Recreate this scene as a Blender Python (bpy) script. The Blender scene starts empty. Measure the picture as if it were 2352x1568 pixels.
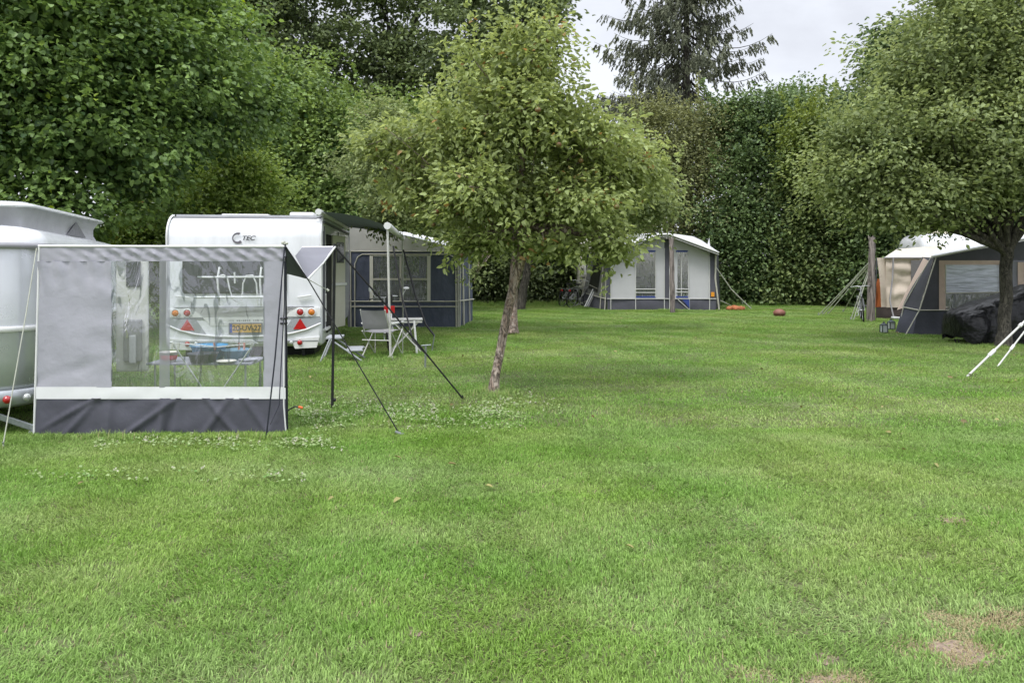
import bpy, bmesh, math, random
import numpy as np
from mathutils import Vector, Matrix, noise
R = math.radians
rnd = random.Random(7)
F, CX, HY, EYE = 1700.0, 1176.0, 610.0, 1.6     # lens in units of a 2352 px wide frame, horizon row, eye height
scene = bpy.context.scene
COL = scene.collection

def P(px, py, D): return Vector(((px-CX)*D/F, D, EYE-(py-HY)*D/F))
def G(px, py):
    D = EYE*F/(py-HY); return Vector(((px-CX)*D/F, D, 0))
def GD(px, D): return Vector(((px-CX)*D/F, D, 0))
def V(*a): return Vector(a)

# ------------------------------------------------------------------ materials
def lin(c):
    return tuple((x/12.92 if x <= .04045 else ((x+.055)/1.055)**2.4) for x in c)
MATS = {}
def mat(name, col, rough=.6, metal=0, var=.0, vscale=6, bump=0, bscale=40, coat=0, spec=.5, var_col=None, trans=0, stretch=None, dist=.01):
    if name in MATS: return MATS[name]
    m = bpy.data.materials.new(name); m.use_nodes = True; nt = m.node_tree; N = nt.nodes; L = nt.links
    b = N['Principled BSDF']; b.inputs['Base Color'].default_value = (*col, 1)
    b.inputs['Roughness'].default_value = rough; b.inputs['Metallic'].default_value = metal
    b.inputs['Coat Weight'].default_value = coat; b.inputs['Specular IOR Level'].default_value = spec
    tc = N.new('ShaderNodeTexCoord'); mp = N.new('ShaderNodeMapping'); L.new(tc.outputs['Object'], mp.inputs[0])
    if stretch: mp.inputs['Scale'].default_value = stretch
    if var > 0:
        n = N.new('ShaderNodeTexNoise'); n.inputs['Scale'].default_value = vscale; n.inputs['Detail'].default_value = 6; n.inputs['Roughness'].default_value = .65
        L.new(mp.outputs[0], n.inputs['Vector'])
        r = N.new('ShaderNodeMapRange'); r.inputs[1].default_value = .35; r.inputs[2].default_value = .65
        L.new(n.outputs['Fac'], r.inputs[0])
        mx = N.new('ShaderNodeMix'); mx.data_type = 'RGBA'
        c2 = var_col if var_col else tuple(x*(1-var) for x in col)
        mx.inputs[6].default_value = (*col, 1); mx.inputs[7].default_value = (*c2, 1)
        L.new(r.outputs[0], mx.inputs[0]); L.new(mx.outputs[2], b.inputs['Base Color'])
        r2 = N.new('ShaderNodeMapRange'); r2.inputs[3].default_value = max(0, rough-.08); r2.inputs[4].default_value = min(1, rough+.1)
        L.new(n.outputs['Fac'], r2.inputs[0]); L.new(r2.outputs[0], b.inputs['Roughness'])
    if bump > 0:
        n2 = N.new('ShaderNodeTexNoise'); n2.inputs['Scale'].default_value = bscale; n2.inputs['Detail'].default_value = 5
        L.new(mp.outputs[0], n2.inputs['Vector'])
        bp = N.new('ShaderNodeBump'); bp.inputs['Strength'].default_value = bump; bp.inputs['Distance'].default_value = dist
        L.new(n2.outputs['Fac'], bp.inputs['Height']); L.new(bp.outputs[0], b.inputs['Normal'])
    if trans > 0:
        t = N.new('ShaderNodeBsdfTranslucent'); t.inputs[0].default_value = (*col, 1)
        ms = N.new('ShaderNodeMixShader'); ms.inputs[0].default_value = trans
        L.new(b.outputs[0], ms.inputs[1]); L.new(t.outputs[0], ms.inputs[2]); L.new(ms.outputs[0], N['Material Output'].inputs[0])
    MATS[name] = m; return m

def film(name, tint=(.8, .84, .84), op=.18, rough=.08, bumps=.25, bscale=5, gloss=.1, stretch=(1, 1, .5), crs=1.0):
    """clear flexible window foil: see-through, a milky share and a wrinkled reflection"""
    if name in MATS: return MATS[name]
    m = bpy.data.materials.new(name); m.use_nodes = True; nt = m.node_tree; N = nt.nodes; L = nt.links
    N.remove(N['Principled BSDF']); out = N['Material Output']
    tr = N.new('ShaderNodeBsdfTransparent'); tr.inputs[0].default_value = (*tint, 1)
    df = N.new('ShaderNodeBsdfDiffuse'); df.inputs[0].default_value = (.6, .62, .66, 1)
    gl = N.new('ShaderNodeBsdfGlossy'); gl.inputs['Roughness'].default_value = rough
    tc = N.new('ShaderNodeTexCoord'); mp = N.new('ShaderNodeMapping'); mp.inputs['Scale'].default_value = stretch
    n = N.new('ShaderNodeTexNoise'); n.inputs['Scale'].default_value = bscale; n.inputs['Detail'].default_value = 4; n.inputs['Distortion'].default_value = .8
    L.new(tc.outputs['Object'], mp.inputs[0]); L.new(mp.outputs[0], n.inputs['Vector'])
    bp = N.new('ShaderNodeBump'); bp.inputs['Strength'].default_value = bumps; bp.inputs['Distance'].default_value = .05
    L.new(n.outputs['Fac'], bp.inputs['Height'])
    for s in (gl, df): L.new(bp.outputs[0], s.inputs['Normal'])
    m1 = N.new('ShaderNodeMixShader'); m1.inputs[0].default_value = op
    L.new(tr.outputs[0], m1.inputs[1]); L.new(df.outputs[0], m1.inputs[2])
    fr = N.new('ShaderNodeFresnel'); fr.inputs[0].default_value = 1.5; L.new(bp.outputs[0], fr.inputs['Normal'])
    ad = N.new('ShaderNodeMath'); ad.operation = 'ADD'; ad.inputs[1].default_value = gloss; L.new(fr.outputs[0], ad.inputs[0])
    m2 = N.new('ShaderNodeMixShader'); L.new(ad.outputs[0], m2.inputs[0]); L.new(m1.outputs[0], m2.inputs[1]); L.new(gl.outputs[0], m2.inputs[2])
    # creases let less through, tinted darker to stand in for reflected dark trees
    mp2 = N.new('ShaderNodeMapping'); mp2.inputs['Scale'].default_value = (9, 9, 2.2); mp2.inputs['Rotation'].default_value = (0, .12, 0); L.new(tc.outputs['Object'], mp2.inputs[0])
    n3 = N.new('ShaderNodeTexNoise'); n3.inputs['Scale'].default_value = crs; n3.inputs['Detail'].default_value = 3; n3.inputs['Distortion'].default_value = 1.2; L.new(mp2.outputs[0], n3.inputs['Vector'])
    r3 = N.new('ShaderNodeMapRange'); r3.inputs[1].default_value = .585; r3.inputs[2].default_value = .64; L.new(n3.outputs['Fac'], r3.inputs[0])
    tm = N.new('ShaderNodeMix'); tm.data_type = 'RGBA'; tm.inputs[6].default_value = (*tint, 1); tm.inputs[7].default_value = (tint[0]*.38, tint[1]*.41, tint[2]*.42, 1); L.new(r3.outputs[0], tm.inputs[0]); L.new(tm.outputs[2], tr.inputs[0])
    L.new(m2.outputs[0], out.inputs[0]); MATS[name] = m; return m

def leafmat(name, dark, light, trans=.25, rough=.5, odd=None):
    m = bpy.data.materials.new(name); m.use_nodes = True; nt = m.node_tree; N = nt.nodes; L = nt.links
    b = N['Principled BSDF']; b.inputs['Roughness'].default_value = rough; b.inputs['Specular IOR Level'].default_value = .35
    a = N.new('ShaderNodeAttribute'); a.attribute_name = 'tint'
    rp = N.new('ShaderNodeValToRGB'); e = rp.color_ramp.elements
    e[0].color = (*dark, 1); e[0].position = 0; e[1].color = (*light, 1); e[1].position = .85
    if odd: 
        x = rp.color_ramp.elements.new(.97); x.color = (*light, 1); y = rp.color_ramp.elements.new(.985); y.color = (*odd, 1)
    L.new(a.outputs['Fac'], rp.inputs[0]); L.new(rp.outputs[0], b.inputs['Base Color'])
    t = N.new('ShaderNodeBsdfTranslucent')
    hs = N.new('ShaderNodeHueSaturation'); hs.inputs['Hue'].default_value = .48; hs.inputs['Saturation'].default_value = 1.15; hs.inputs['Value'].default_value = 1.5
    L.new(rp.outputs[0], hs.inputs['Color']); L.new(hs.outputs[0], t.inputs[0])
    ms = N.new('ShaderNodeMixShader'); ms.inputs[0].default_value = trans
    L.new(b.outputs[0], ms.inputs[1]); L.new(t.outputs[0], ms.inputs[2]); L.new(ms.outputs[0], N['Material Output'].inputs[0])
    return m

# ------------------------------------------------------------------ mesh builder
class MB:
    def __init__(s): s.v = []; s.f = []; s.sm = []
    def add(s, vs, fs, smooth=False):
        o = len(s.v); s.v += [Vector(x) for x in vs]; s.f += [tuple(i+o for i in f) for f in fs]; s.sm += [smooth]*len(fs)
    def box(s, c, d, rot=None, bev=0):
        bm = bmesh.new(); bmesh.ops.create_cube(bm, size=1); bmesh.ops.scale(bm, vec=d, verts=bm.verts)
        if bev > 0: bmesh.ops.bevel(bm, geom=bm.edges[:], offset=bev, segments=2, affect='EDGES', profile=.6)
        M = Matrix.Translation(c) @ (rot.to_4x4() if rot else Matrix())
        bm.transform(M); bm.verts.index_update()
        s.add([v.co.copy() for v in bm.verts], [[v.index for v in f.verts] for f in bm.faces]); bm.free()
    def tube(s, pts, r, n=6, taper=None, cap=True):
        pts = [Vector(p) for p in pts]; m = len(pts)
        rs = r if isinstance(r, (list, tuple)) else [r + ((taper-r)*i/(m-1) if taper is not None else 0) for i in range(m)]
        ref = None; vs = []
        for i, p in enumerate(pts):
            t = (pts[min(i+1, m-1)] - pts[max(i-1, 0)])
            if t.length < 1e-9: t = Vector((0, 0, 1))
            t.normalize()
            if ref is None: ref = t.orthogonal().normalized()
            ref = (ref - t*ref.dot(t)); ref = ref.normalized() if ref.length > 1e-6 else t.orthogonal().normalized()
            b = t.cross(ref)
            for k in range(n):
                a = 2*math.pi*k/n; vs.append(p + (ref*math.cos(a)+b*math.sin(a))*rs[i])
        fs = [[i*n+k, i*n+(k+1) % n, (i+1)*n+(k+1) % n, (i+1)*n+k] for i in range(m-1) for k in range(n)]
        s.add(vs, fs, True)
        if cap: s.add(vs[:n], [list(range(n))[::-1]]); s.add(vs[-n:], [list(range(n))])
    def lathe(s, prof, c, n=16, axis='z', smooth=True, sx=1, sy=1):
        vs = []; m = len(prof)
        for r, z in prof:
            for k in range(n):
                a = 2*math.pi*k/n; p = (r*math.cos(a)*sx, r*math.sin(a)*sy, z)
                if axis == 'y': p = (p[0], p[2], p[1])
                if axis == 'x': p = (p[2], p[0], p[1])
                vs.append(Vector(c)+Vector(p))
        fs = [[i*n+k, i*n+(k+1) % n, (i+1)*n+(k+1) % n, (i+1)*n+k] for i in range(m-1) for k in range(n)]
        s.add(vs, fs, smooth)
    def poly(s, pts, th=0, nrm=None):
        """flat polygon, optionally with a thickness along nrm"""
        pts = [Vector(p) for p in pts]; n = len(pts)
        if th == 0: s.add(pts, [list(range(n))]); return
        q = [p + Vector(nrm)*th for p in pts]
        s.add(pts+q, [list(range(n)), [2*n-1-i for i in range(n)]] + [[i, (i+1) % n, n+(i+1) % n, n+i][::-1] for i in range(n)])
    def sheet(s, A, B, C, D, nu=8, nv=8, disp=None, amp=.01, freq=3, seed=0, th=0):
        """bilinear cloth A(0,0) B(1,0) C(1,1) D(0,1) with wrinkles along its normal"""
        A, B, C, D = map(Vector, (A, B, C, D)); nrm = (B-A).cross(D-A).normalized(); vs = []
        for j in range(nv+1):
            for i in range(nu+1):
                u, v = i/nu, j/nv
                p = (A*(1-u)+B*u)*(1-v)+(D*(1-u)+C*u)*v
                e = min(1, 6*min(u, 1-u)+.25)*min(1, 6*min(v, 1-v)+.25)
                h = amp*noise.noise(p*freq+Vector((seed*7.3, seed, 0)))*e*2 if amp else 0
                if disp: h += disp(u, v)
                vs.append(p+nrm*h)
        fs = [[j*(nu+1)+i, j*(nu+1)+i+1, (j+1)*(nu+1)+i+1, (j+1)*(nu+1)+i] for j in range(nv) for i in range(nu)]
        s.add(vs, fs, True)
    def ball(s, c, r, n=10, sc=(1, 1, 1)):
        prof = [(max(1e-4, r*math.sin(math.pi*i/n)), -r*math.cos(math.pi*i/n)*sc[2]) for i in range(n+1)]
        s.lathe(prof, c, n+2, 'z', True, sc[0], sc[1])
    def torus(s, c, R_, r, axis='x', n=28, m=6, M=None, arc=(0, 2*math.pi)):
        pts = []
        for i in range(n+1):
            a = arc[0]+(arc[1]-arc[0])*i/n; p = Vector((0, R_*math.cos(a), R_*math.sin(a))) if axis == 'x' else Vector((R_*math.cos(a), 0, R_*math.sin(a))) if axis == 'y' else Vector((R_*math.cos(a), R_*math.sin(a), 0))
            if M: p = M @ p
            pts.append(Vector(c)+p)
        s.tube(pts, r, m, cap=False)
    def xform(s, M): s.v = [M @ v for v in s.v]; return s
    def build(s, name, material, parent=None, label=None, world=True, smooth=None):
        me = bpy.data.meshes.new(name)
        vs = s.v
        if parent is not None and world:
            rt = parent
            while rt.parent: rt = rt.parent
            M = (Matrix.Translation(rt.location) @ Matrix.Rotation(rt.rotation_euler.z, 4, 'Z')).inverted()
            vs = [M @ v for v in vs]
        org = Vector((0, 0, 0))
        if parent is None and len(vs):
            lo = Vector((min(v.x for v in vs), min(v.y for v in vs), min(v.z for v in vs))); hi = Vector((max(v.x for v in vs), max(v.y for v in vs), 0))
            org = Vector(((lo.x+hi.x)/2, (lo.y+hi.y)/2, lo.z)); vs = [v-org for v in vs]
        me.from_pydata([tuple(v) for v in vs], [], s.f)
        bm = bmesh.new(); bm.from_mesh(me); bmesh.ops.recalc_face_normals(bm, faces=bm.faces); bm.to_mesh(me); bm.free()
        me.polygons.foreach_set('use_smooth', s.sm if smooth is None else [smooth]*len(s.f))
        me.materials.append(material)
        o = bpy.data.objects.new(name, me); COL.objects.link(o); o.location = org
        if parent is not None: o.parent = parent
        if label: o['label'] = label
        return o

def thing(name, label, cat, loc=(0, 0, 0), rz=0, group=None):
    o = bpy.data.objects.new(name, None); COL.objects.link(o); o.empty_display_size = .2
    o.location = loc; o.rotation_euler = (0, 0, rz); o['label'] = label; o['category'] = cat
    if group: o['group'] = group
    return o
def tag(o, label, cat, group=None, kind=None):
    o['label'] = label; o['category'] = cat
    if group: o['group'] = group
    if kind: o['kind'] = kind
    return o
def copy_tree(o, parent=None):
    c = o.copy(); COL.objects.link(c); c.parent = parent
    for ch in [x for x in COL.objects if x.parent == o]: copy_tree(ch, c)
    return c
def text_mesh(body, size, M, material, parent, name, extrude=.002, shear=0, bold=0):
    cu = bpy.data.curves.new('t', 'FONT'); cu.body = body; cu.size = size; cu.extrude = extrude; cu.align_x = 'CENTER'; cu.align_y = 'CENTER'; cu.shear = shear; cu.offset = bold
    to = bpy.data.objects.new('t', cu); dg = bpy.context.evaluated_depsgraph_get()
    COL.objects.link(to); dg.update(); me = bpy.data.meshes.new_from_object(to.evaluated_get(dg)); bpy.data.objects.remove(to)
    me.transform(M); me.materials.clear(); me.materials.append(material)
    o = bpy.data.objects.new(name, me); COL.objects.link(o); o.parent = parent; return o
FACE = Matrix(((1, 0, 0, 0), (0, 0, -1, 0), (0, 1, 0, 0), (0, 0, 0, 1)))   # text XY plane -> XZ facing -Y

# ------------------------------------------------------------------ palette
white_gel = mat('white_gelcoat', (.85, .86, .89), .22, 0, .13, 2.2, .04, 3, coat=.3, stretch=(1.6, 1.6, .35))
white_plastic = mat('white_plastic', (.78, .78, .78), .4, 0, .08, 5)
silver = mat('silver_panel', (.50, .52, .56), .28, .35, .06, 2, .03, 120)
dgrey_win = mat('smoked_window', (.05, .052, .065), .12, 0, .3, 3, coat=.5)
black_pl = mat('black_plastic', (.015, .015, .018), .45, 0, .3, 8)
navy = mat('navy_pole', (.018, .02, .035), .4, 0, .3, 8)
rubber = mat('rubber', (.02, .02, .02), .8, 0, .3, 10, .3, 80)
alu = mat('aluminium', (.6, .61, .62), .35, .7, .15, 12)
alu_w = mat('pale_tube', (.62, .62, .58), .4, .1, .15, 10)
fab_l = mat('light_grey_canvas', (.48, .475, .54), .8, 0, .08, 3, .55, 9, trans=.3, dist=.02)
fab_band = mat('grey_header_canvas', (.44, .435, .49), .8, 0, .08, 3, .3, 10, trans=.25, dist=.02)
fab_w = mat('white_canvas', (.87, .87, .89), .7, 0, .06, 4, .15, 14, trans=.15)
fab_d = mat('charcoal_canvas', (.085, .085, .11), .75, 0, .2, 3, .3, 7, dist=.03)
fab_d2 = mat('slate_canvas', (.095, .11, .165), .7, 0, .25, 3, .9, 3.5, dist=.07, stretch=(1.2, 1, .6))
fab_g = mat('dark_green_canvas', (.03, .045, .03), .8, 0, .2, 3, .2, 10)
fab_grey = mat('mid_grey_canvas', (.26, .26, .30), .8, 0, .1, 3, .2, 10, trans=.2)
cream_strip = mat('cream_piping', (.58, .56, .48), .6, 0, .1, 8)
beige = mat('beige_canvas', (.70, .60, .50), .85, 0, .14, 3, .3, 8, trans=.15, dist=.03)
peach = mat('peach_canvas', (.62, .48, .40), .85, 0, .12, 4, .3, 14, dist=.02)
clear = film('clear_foil', (.86, .90, .90), .11, .04, 1.0, 5, .10, (1, 1, .35))
clear_far = film('tent_foil', (.50, .52, .54), .14, .10, 1.0, 7, .14, (2.5, 1, .6))
black_cord = mat('black_strap', (.012, .012, .014), .7, 0, .2, 20)
white_cord = mat('pale_cord', (.55, .56, .48), .8, 0, .2, 20)
green_cord = mat('green_cord', (.16, .2, .1), .8, 0, .2, 20)
galv = mat('galvanised_steel', (.35, .38, .38), .5, .6, .3, 20)
red_lens = mat('red_lens', (.45, .01, .012), .15, 0, .3, 40, coat=.6)
amber_lens = mat('amber_lens', (.75, .22, .02), .15, 0, .3, 40, coat=.6)
clear_lens = mat('clear_lens', (.6, .62, .6), .1, .3, .3, 40, coat=.6)
red_refl = mat('red_reflector', (.55, .012, .012), .3, 0, .2, 60)
def barkmat(name, a, b_, sc=16, st=(1, 1, .35), bump=1.0):
    m = bpy.data.materials.new(name); m.use_nodes = True; nt = m.node_tree; N = nt.nodes; L = nt.links; b = N['Principled BSDF']; b.inputs['Roughness'].default_value = .92
    tc = N.new('ShaderNodeTexCoord'); mp = N.new('ShaderNodeMapping'); mp.inputs['Scale'].default_value = st; L.new(tc.outputs['Object'], mp.inputs[0])
    v = N.new('ShaderNodeTexVoronoi'); v.inputs['Scale'].default_value = sc; v.feature = 'DISTANCE_TO_EDGE'
    n = N.new('ShaderNodeTexNoise'); n.inputs['Scale'].default_value = sc*.8; n.inputs['Detail'].default_value = 8; n.inputs['Distortion'].default_value = 1.5
    dm = N.new('ShaderNodeMix'); dm.data_type = 'RGBA'; dm.inputs[0].default_value = .25; L.new(mp.outputs[0], dm.inputs[6]); L.new(n.outputs['Color'], dm.inputs[7]); L.new(dm.outputs[2], v.inputs['Vector'])
    L.new(mp.outputs[0], n.inputs['Vector'])
    r = N.new('ShaderNodeValToRGB'); e = r.color_ramp.elements; e[0].position = .36; e[0].color = (*b_, 1); e[1].position = .62; e[1].color = (*a, 1)
    L.new(n.outputs['Fac'], r.inputs[0]); 
    r2 = N.new('ShaderNodeMapRange'); r2.inputs[2].default_value = .09; r2.inputs[3].default_value = .35; L.new(v.outputs['Distance'], r2.inputs[0])
    mu = N.new('ShaderNodeMix'); mu.data_type = 'RGBA'; mu.blend_type = 'MULTIPLY'; mu.inputs[0].default_value = 1; L.new(r.outputs[0], mu.inputs[6]); L.new(r2.outputs[0], mu.inputs[7])
    L.new(mu.outputs[2], b.inputs['Base Color'])
    bp = N.new('ShaderNodeBump'); bp.inputs['Strength'].default_value = bump; bp.inputs['Distance'].default_value = .03; L.new(r2.outputs[0], bp.inputs['Height']); L.new(bp.outputs[0], b.inputs['Normal'])
    return m
bark = barkmat('orchard_bark', (.50, .42, .36), (.27, .19, .145))
bark_dark = barkmat('dark_bark', (.11, .10, .08), (.05, .045, .035), 14)
bark_post = barkmat('weathered_post', (.34, .29, .27), (.17, .145, .135), 9, (1, 1, .12), .5)

# ------------------------------------------------------------------ leaves
rng = np.random.default_rng(11)
def leaf_mesh(name, pts, axis, nrm, L_, W_, tint, material, parent, fold=.12, curl=.15):
    n = len(pts)
    axis = axis/np.linalg.norm(axis, axis=1, keepdims=True)
    side = np.cross(axis, nrm); side /= (np.linalg.norm(side, axis=1, keepdims=True)+1e-9)
    up = np.cross(side, axis)
    L_ = np.asarray(L_).reshape(-1, 1)*np.ones((n, 1)); W_ = np.asarray(W_).reshape(-1, 1)*np.ones((n, 1))
    v = np.empty((n, 6, 3), np.float32)
    v[:, 0] = pts; v[:, 1] = pts+axis*L_*.28-side*W_*.48+up*L_*fold; v[:, 2] = pts+axis*L_*.68-side*W_*.40+up*L_*(fold-curl*.55)
    v[:, 3] = pts+axis*L_-up*L_*curl; v[:, 4] = pts+axis*L_*.68+side*W_*.40+up*L_*(fold-curl*.55); v[:, 5] = pts+axis*L_*.28+side*W_*.48+up*L_*fold
    v = v.reshape(-1, 3)
    rt = parent
    off = np.array(rt.location, np.float32) if rt is not None else 0
    v = v-off
    me = bpy.data.meshes.new(name); me.vertices.add(6*n); me.vertices.foreach_set('co', v.ravel())
    me.loops.add(8*n); me.loops.foreach_set('vertex_index', (np.array([0, 1, 2, 3, 0, 3, 4, 5], np.int32)[None, :]+6*np.arange(n, dtype=np.int32)[:, None]).ravel())
    me.polygons.add(2*n); me.polygons.foreach_set('loop_start', np.arange(0, 8*n, 4, dtype=np.int32)); me.polygons.foreach_set('loop_total', np.full(2*n, 4, np.int32)); me.polygons.foreach_set('use_smooth', np.ones(2*n, bool))
    me.update(calc_edges=True)
    at = me.attributes.new('tint', 'FLOAT', 'POINT'); at.data.foreach_set('value', np.repeat(np.clip(tint, 0, 1), 6).astype(np.float32))
    me.materials.append(material)
    o = bpy.data.objects.new(name, me); COL.objects.link(o); o.parent = parent; return o

def sph(n):
    d = rng.normal(size=(n, 3)); return d/np.linalg.norm(d, axis=1, keepdims=True)

def crown(name, blobs, nclump, nleaf, crad, L_, W_, material, parent, droop=.2, shell=.55, core=0, flat=.6, upn=.8, shoots=0, tbias=0, sk=None, hang=0):
    """leaf clumps spread through a set of ellipsoids; returns clump centres for the twigs"""
    blobs = np.array(blobs, float); vol = blobs[:, 3]*blobs[:, 4]*blobs[:, 5]; pr = vol**.75; pr /= pr.sum()
    bi = rng.choice(len(blobs), nclump, p=pr); b = blobs[bi]
    d = sph(nclump); rad = shell+(1-shell)*rng.random(nclump)**.7
    lump = np.array([1+.5*noise.noise(Vector((x*2.1+i*3.7, y*2.1, z*2.1))) for (x, y, z), i in zip(d, bi)])
    cc = b[:, :3]+d*b[:, 3:6]*(rad*lump)[:, None]
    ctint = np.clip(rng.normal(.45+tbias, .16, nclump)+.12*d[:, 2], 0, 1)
    csz = crad*rng.uniform(.55, 1.35, nclump)
    k = np.maximum(4, (nleaf*(csz/crad)**1.6*rng.uniform(.6, 1.3, nclump))).astype(int)
    ci = np.repeat(np.arange(nclump), k); n = len(ci)
    q = rng.normal(size=(n, 3))*.5; q[:, 2] *= flat
    pts = cc[ci]+q*csz[ci][:, None]
    out = d[ci]*1.0; ax = out*.7+rng.normal(size=(n, 3))*.65+q*.6; ax[:, 2] = ax[:, 2]*.6-droop
    nr = rng.normal(size=(n, 3))*.55; nr[:, 2] += upn
    ti = ctint[ci]+rng.normal(0, .16, n)
    ls = L_*rng.uniform(.65, 1.2, n)
    P_, A_, N_, T_, S_ = [pts], [ax], [nr], [ti], [ls]
    for _ in range(hang):                      # drooping sprays under the crown
        j = rng.choice(len(blobs), p=pr); dd = sph(1)[0]; dd[2] = -abs(dd[2])*.8-.35; dd /= np.linalg.norm(dd)
        s0 = blobs[j, :3]+dd*blobs[j, 3:6]*.9; ln = rng.uniform(.2, .55)*(sk or 1); dv = dd*.5+np.array([rng.normal()*.2, rng.normal()*.2, -.7]); dv /= np.linalg.norm(dv)
        m = int(20*ln/.5)+6; t = rng.random(m); pp = s0+dv*(t*ln)[:, None]+rng.normal(size=(m, 3))*.05
        aa = rng.normal(size=(m, 3))*.6+dv*.6; nn = rng.normal(size=(m, 3))*.5; nn[:, 2] += .7
        P_.append(pp); A_.append(aa); N_.append(nn); T_.append(rng.normal(.5, .15, m)); S_.append(L_*rng.uniform(.7, 1.15, m))
    if core:                                   # inner foliage, large leaves deep in the crown
        m = int(core*1.7); bj = rng.choice(len(blobs), m, p=pr); dd = sph(m); rr = rng.random(m)**.5*.72
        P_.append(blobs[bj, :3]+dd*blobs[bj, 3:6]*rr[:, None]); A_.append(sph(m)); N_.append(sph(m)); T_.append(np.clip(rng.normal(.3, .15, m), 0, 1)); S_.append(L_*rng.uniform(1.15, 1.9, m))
    if shoots:                                 # upright water shoots standing proud of the outline
        for _ in range(shoots):
            j = rng.choice(len(blobs), p=pr); dd = sph(1)[0]; dd[2] = abs(dd[2])*.9+.35; dd /= np.linalg.norm(dd)
            s0 = blobs[j, :3]+dd*blobs[j, 3:6]*.85; ln = rng.uniform(.3, .85)*(sk or 1); dv = dd*.55+np.array([rng.normal()*.15, rng.normal()*.15, .9]); dv /= np.linalg.norm(dv)
            m = int(18*ln/.5)+6; t = rng.random(m)
            pp = s0+dv*(t*ln)[:, None]+rng.normal(size=(m, 3))*.02
            aa = rng.normal(size=(m, 3))*.7+dv*.5; P_.append(pp); A_.append(aa); nn = rng.normal(size=(m, 3))*.5; nn[:, 2] += .7; N_.append(nn); T_.append(rng.normal(.65, .15, m)); S_.append(L_*rng.uniform(.7, 1.15, m))
    pts = np.concatenate(P_); ax = np.concatenate(A_); nr = np.concatenate(N_); ti = np.concatenate(T_); ls = np.concatenate(S_)
    keep = pts[:, 2] > .05
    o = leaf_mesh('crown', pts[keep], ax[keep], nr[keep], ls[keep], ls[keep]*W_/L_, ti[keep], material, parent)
    return o, cc, bi

def limb(mb, a, b, r0, r1, bend=.12, n=6, sides=6):
    a, b = Vector(a), Vector(b); d = b-a; s = d.orthogonal().normalized()*d.length*bend*rnd.uniform(-1, 1)+Vector((0, 0, d.length*bend*rnd.uniform(-.3, 1)))
    pts = [a+d*t+s*math.sin(math.pi*t)+noise.noise_vector(a+d*t*3)*.04*d.length*math.sin(math.pi*t) for t in [i/n for i in range(n+1)]]
    mb.tube(pts, r0, sides, taper=r1); return pts

def tree(name, label, base, trunk_pts, trunk_r, blobs, lm, bk, group=None, cat='tree', twigs=14, limbs=True, tname='trunk', fruit=None, **kw):
    t = thing(name, label, cat, base, 0, group)
    mb = MB()
    if len(trunk_pts) > 1:
        n = len(trunk_pts)
        dense = []
        for i in range(n-1):
            a, b = Vector(trunk_pts[i]), Vector(trunk_pts[i+1])
            for k in range(6): dense.append(a+(b-a)*k/6)
        dense.append(Vector(trunk_pts[-1])); m = len(dense)
        rs = [trunk_r[0]+(trunk_r[1]-trunk_r[0])*i/(m-1) + (trunk_r[0]*.45*max(0, 1-i/2.5)) for i in range(m)]
        dense = [p+noise.noise_vector(p*2.3)*rs[i]*.35*(1 if 0 < i < m-1 else 0) for i, p in enumerate(dense)]
        mb.tube(dense, rs, 12)
        top = Vector(trunk_pts[-1])
    o, cc, bi = crown(name, blobs, material=lm, parent=t, **kw)
    if limbs and len(trunk_pts) > 1:
        for j, b in enumerate(blobs):
            c = Vector(b[:3]); k = (top-Vector(base)).length
            lp = limb(mb, top-(top-Vector(trunk_pts[-2]))*rnd.uniform(0, .25), c, trunk_r[1]*rnd.uniform(.55, .75), trunk_r[1]*.22)
            mine = [q for q, z in zip(cc, bi) if z == j]; rnd.shuffle(mine)
            for q in mine[:twigs]:
                st = lp[rnd.randint(2, len(lp)-1)]; limb(mb, st, Vector(q), trunk_r[1]*.2, .006, .1, 4, 4)
    mb.build(tname, bk, t)
    if fruit:
        for _ in range(fruit):
            q = cc[rng.integers(len(cc))]; f = MB(); p = Vector(q)+Vector((rnd.uniform(-.1, .1), -.12, -.12))
            f.ball(p, .034, 8, (1, 1, .92)); f.tube([p+Vector((0, 0, .03)), p+Vector((.005, 0, .06))], .003, 4)
            f.build('apple', apple_red, t)
    return t
apple_red = mat('apple_skin', (.22, .075, .045), .35, 0, .3, 30, var_col=(.12, .14, .03))
# ------------------------------------------------------------------ camera, sky, sun
cam = bpy.data.objects.new('camera', bpy.data.cameras.new('camera')); COL.objects.link(cam)
cam.data.lens = 36*F/2352; cam.data.sensor_width = 36; cam.data.shift_y = -(784-HY)/2352; cam.data.clip_end = 2000; cam.data.clip_start = .05
cam.location = (0, 0, EYE); cam.rotation_euler = (R(90), 0, 0); scene.camera = cam

SUN_EL, SUN_AZ = R(58), R(215)       # high, soft, behind the clouds, from behind the photographer's left
w = bpy.data.worlds.new('World'); scene.world = w; w.use_nodes = True; nt = w.node_tree; N = nt.nodes; L = nt.links
bg = N['Background']; bg.inputs[1].default_value = .11
sky = N.new('ShaderNodeTexSky'); sky.sky_type = 'NISHITA'; sky.sun_disc = False; sky.sun_elevation = SUN_EL; sky.sun_rotation = SUN_AZ
sky.dust_density = 3
tc = N.new('ShaderNodeTexCoord'); sp = N.new('ShaderNodeSeparateXYZ'); L.new(tc.outputs['Generated'], sp.inputs[0])
mp = N.new('ShaderNodeMapping'); mp.inputs['Scale'].default_value = (1.3, 1.3, 3.2); mp.inputs['Location'].default_value = (.35, .1, .2); L.new(tc.outputs['Generated'], mp.inputs[0])
n1 = N.new('ShaderNodeTexNoise'); n1.inputs['Scale'].default_value = 2.2; n1.inputs['Detail'].default_value = 7; n1.inputs['Roughness'].default_value = .52; n1.inputs['Distortion'].default_value = .3
L.new(mp.outputs[0], n1.inputs['Vector'])
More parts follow.
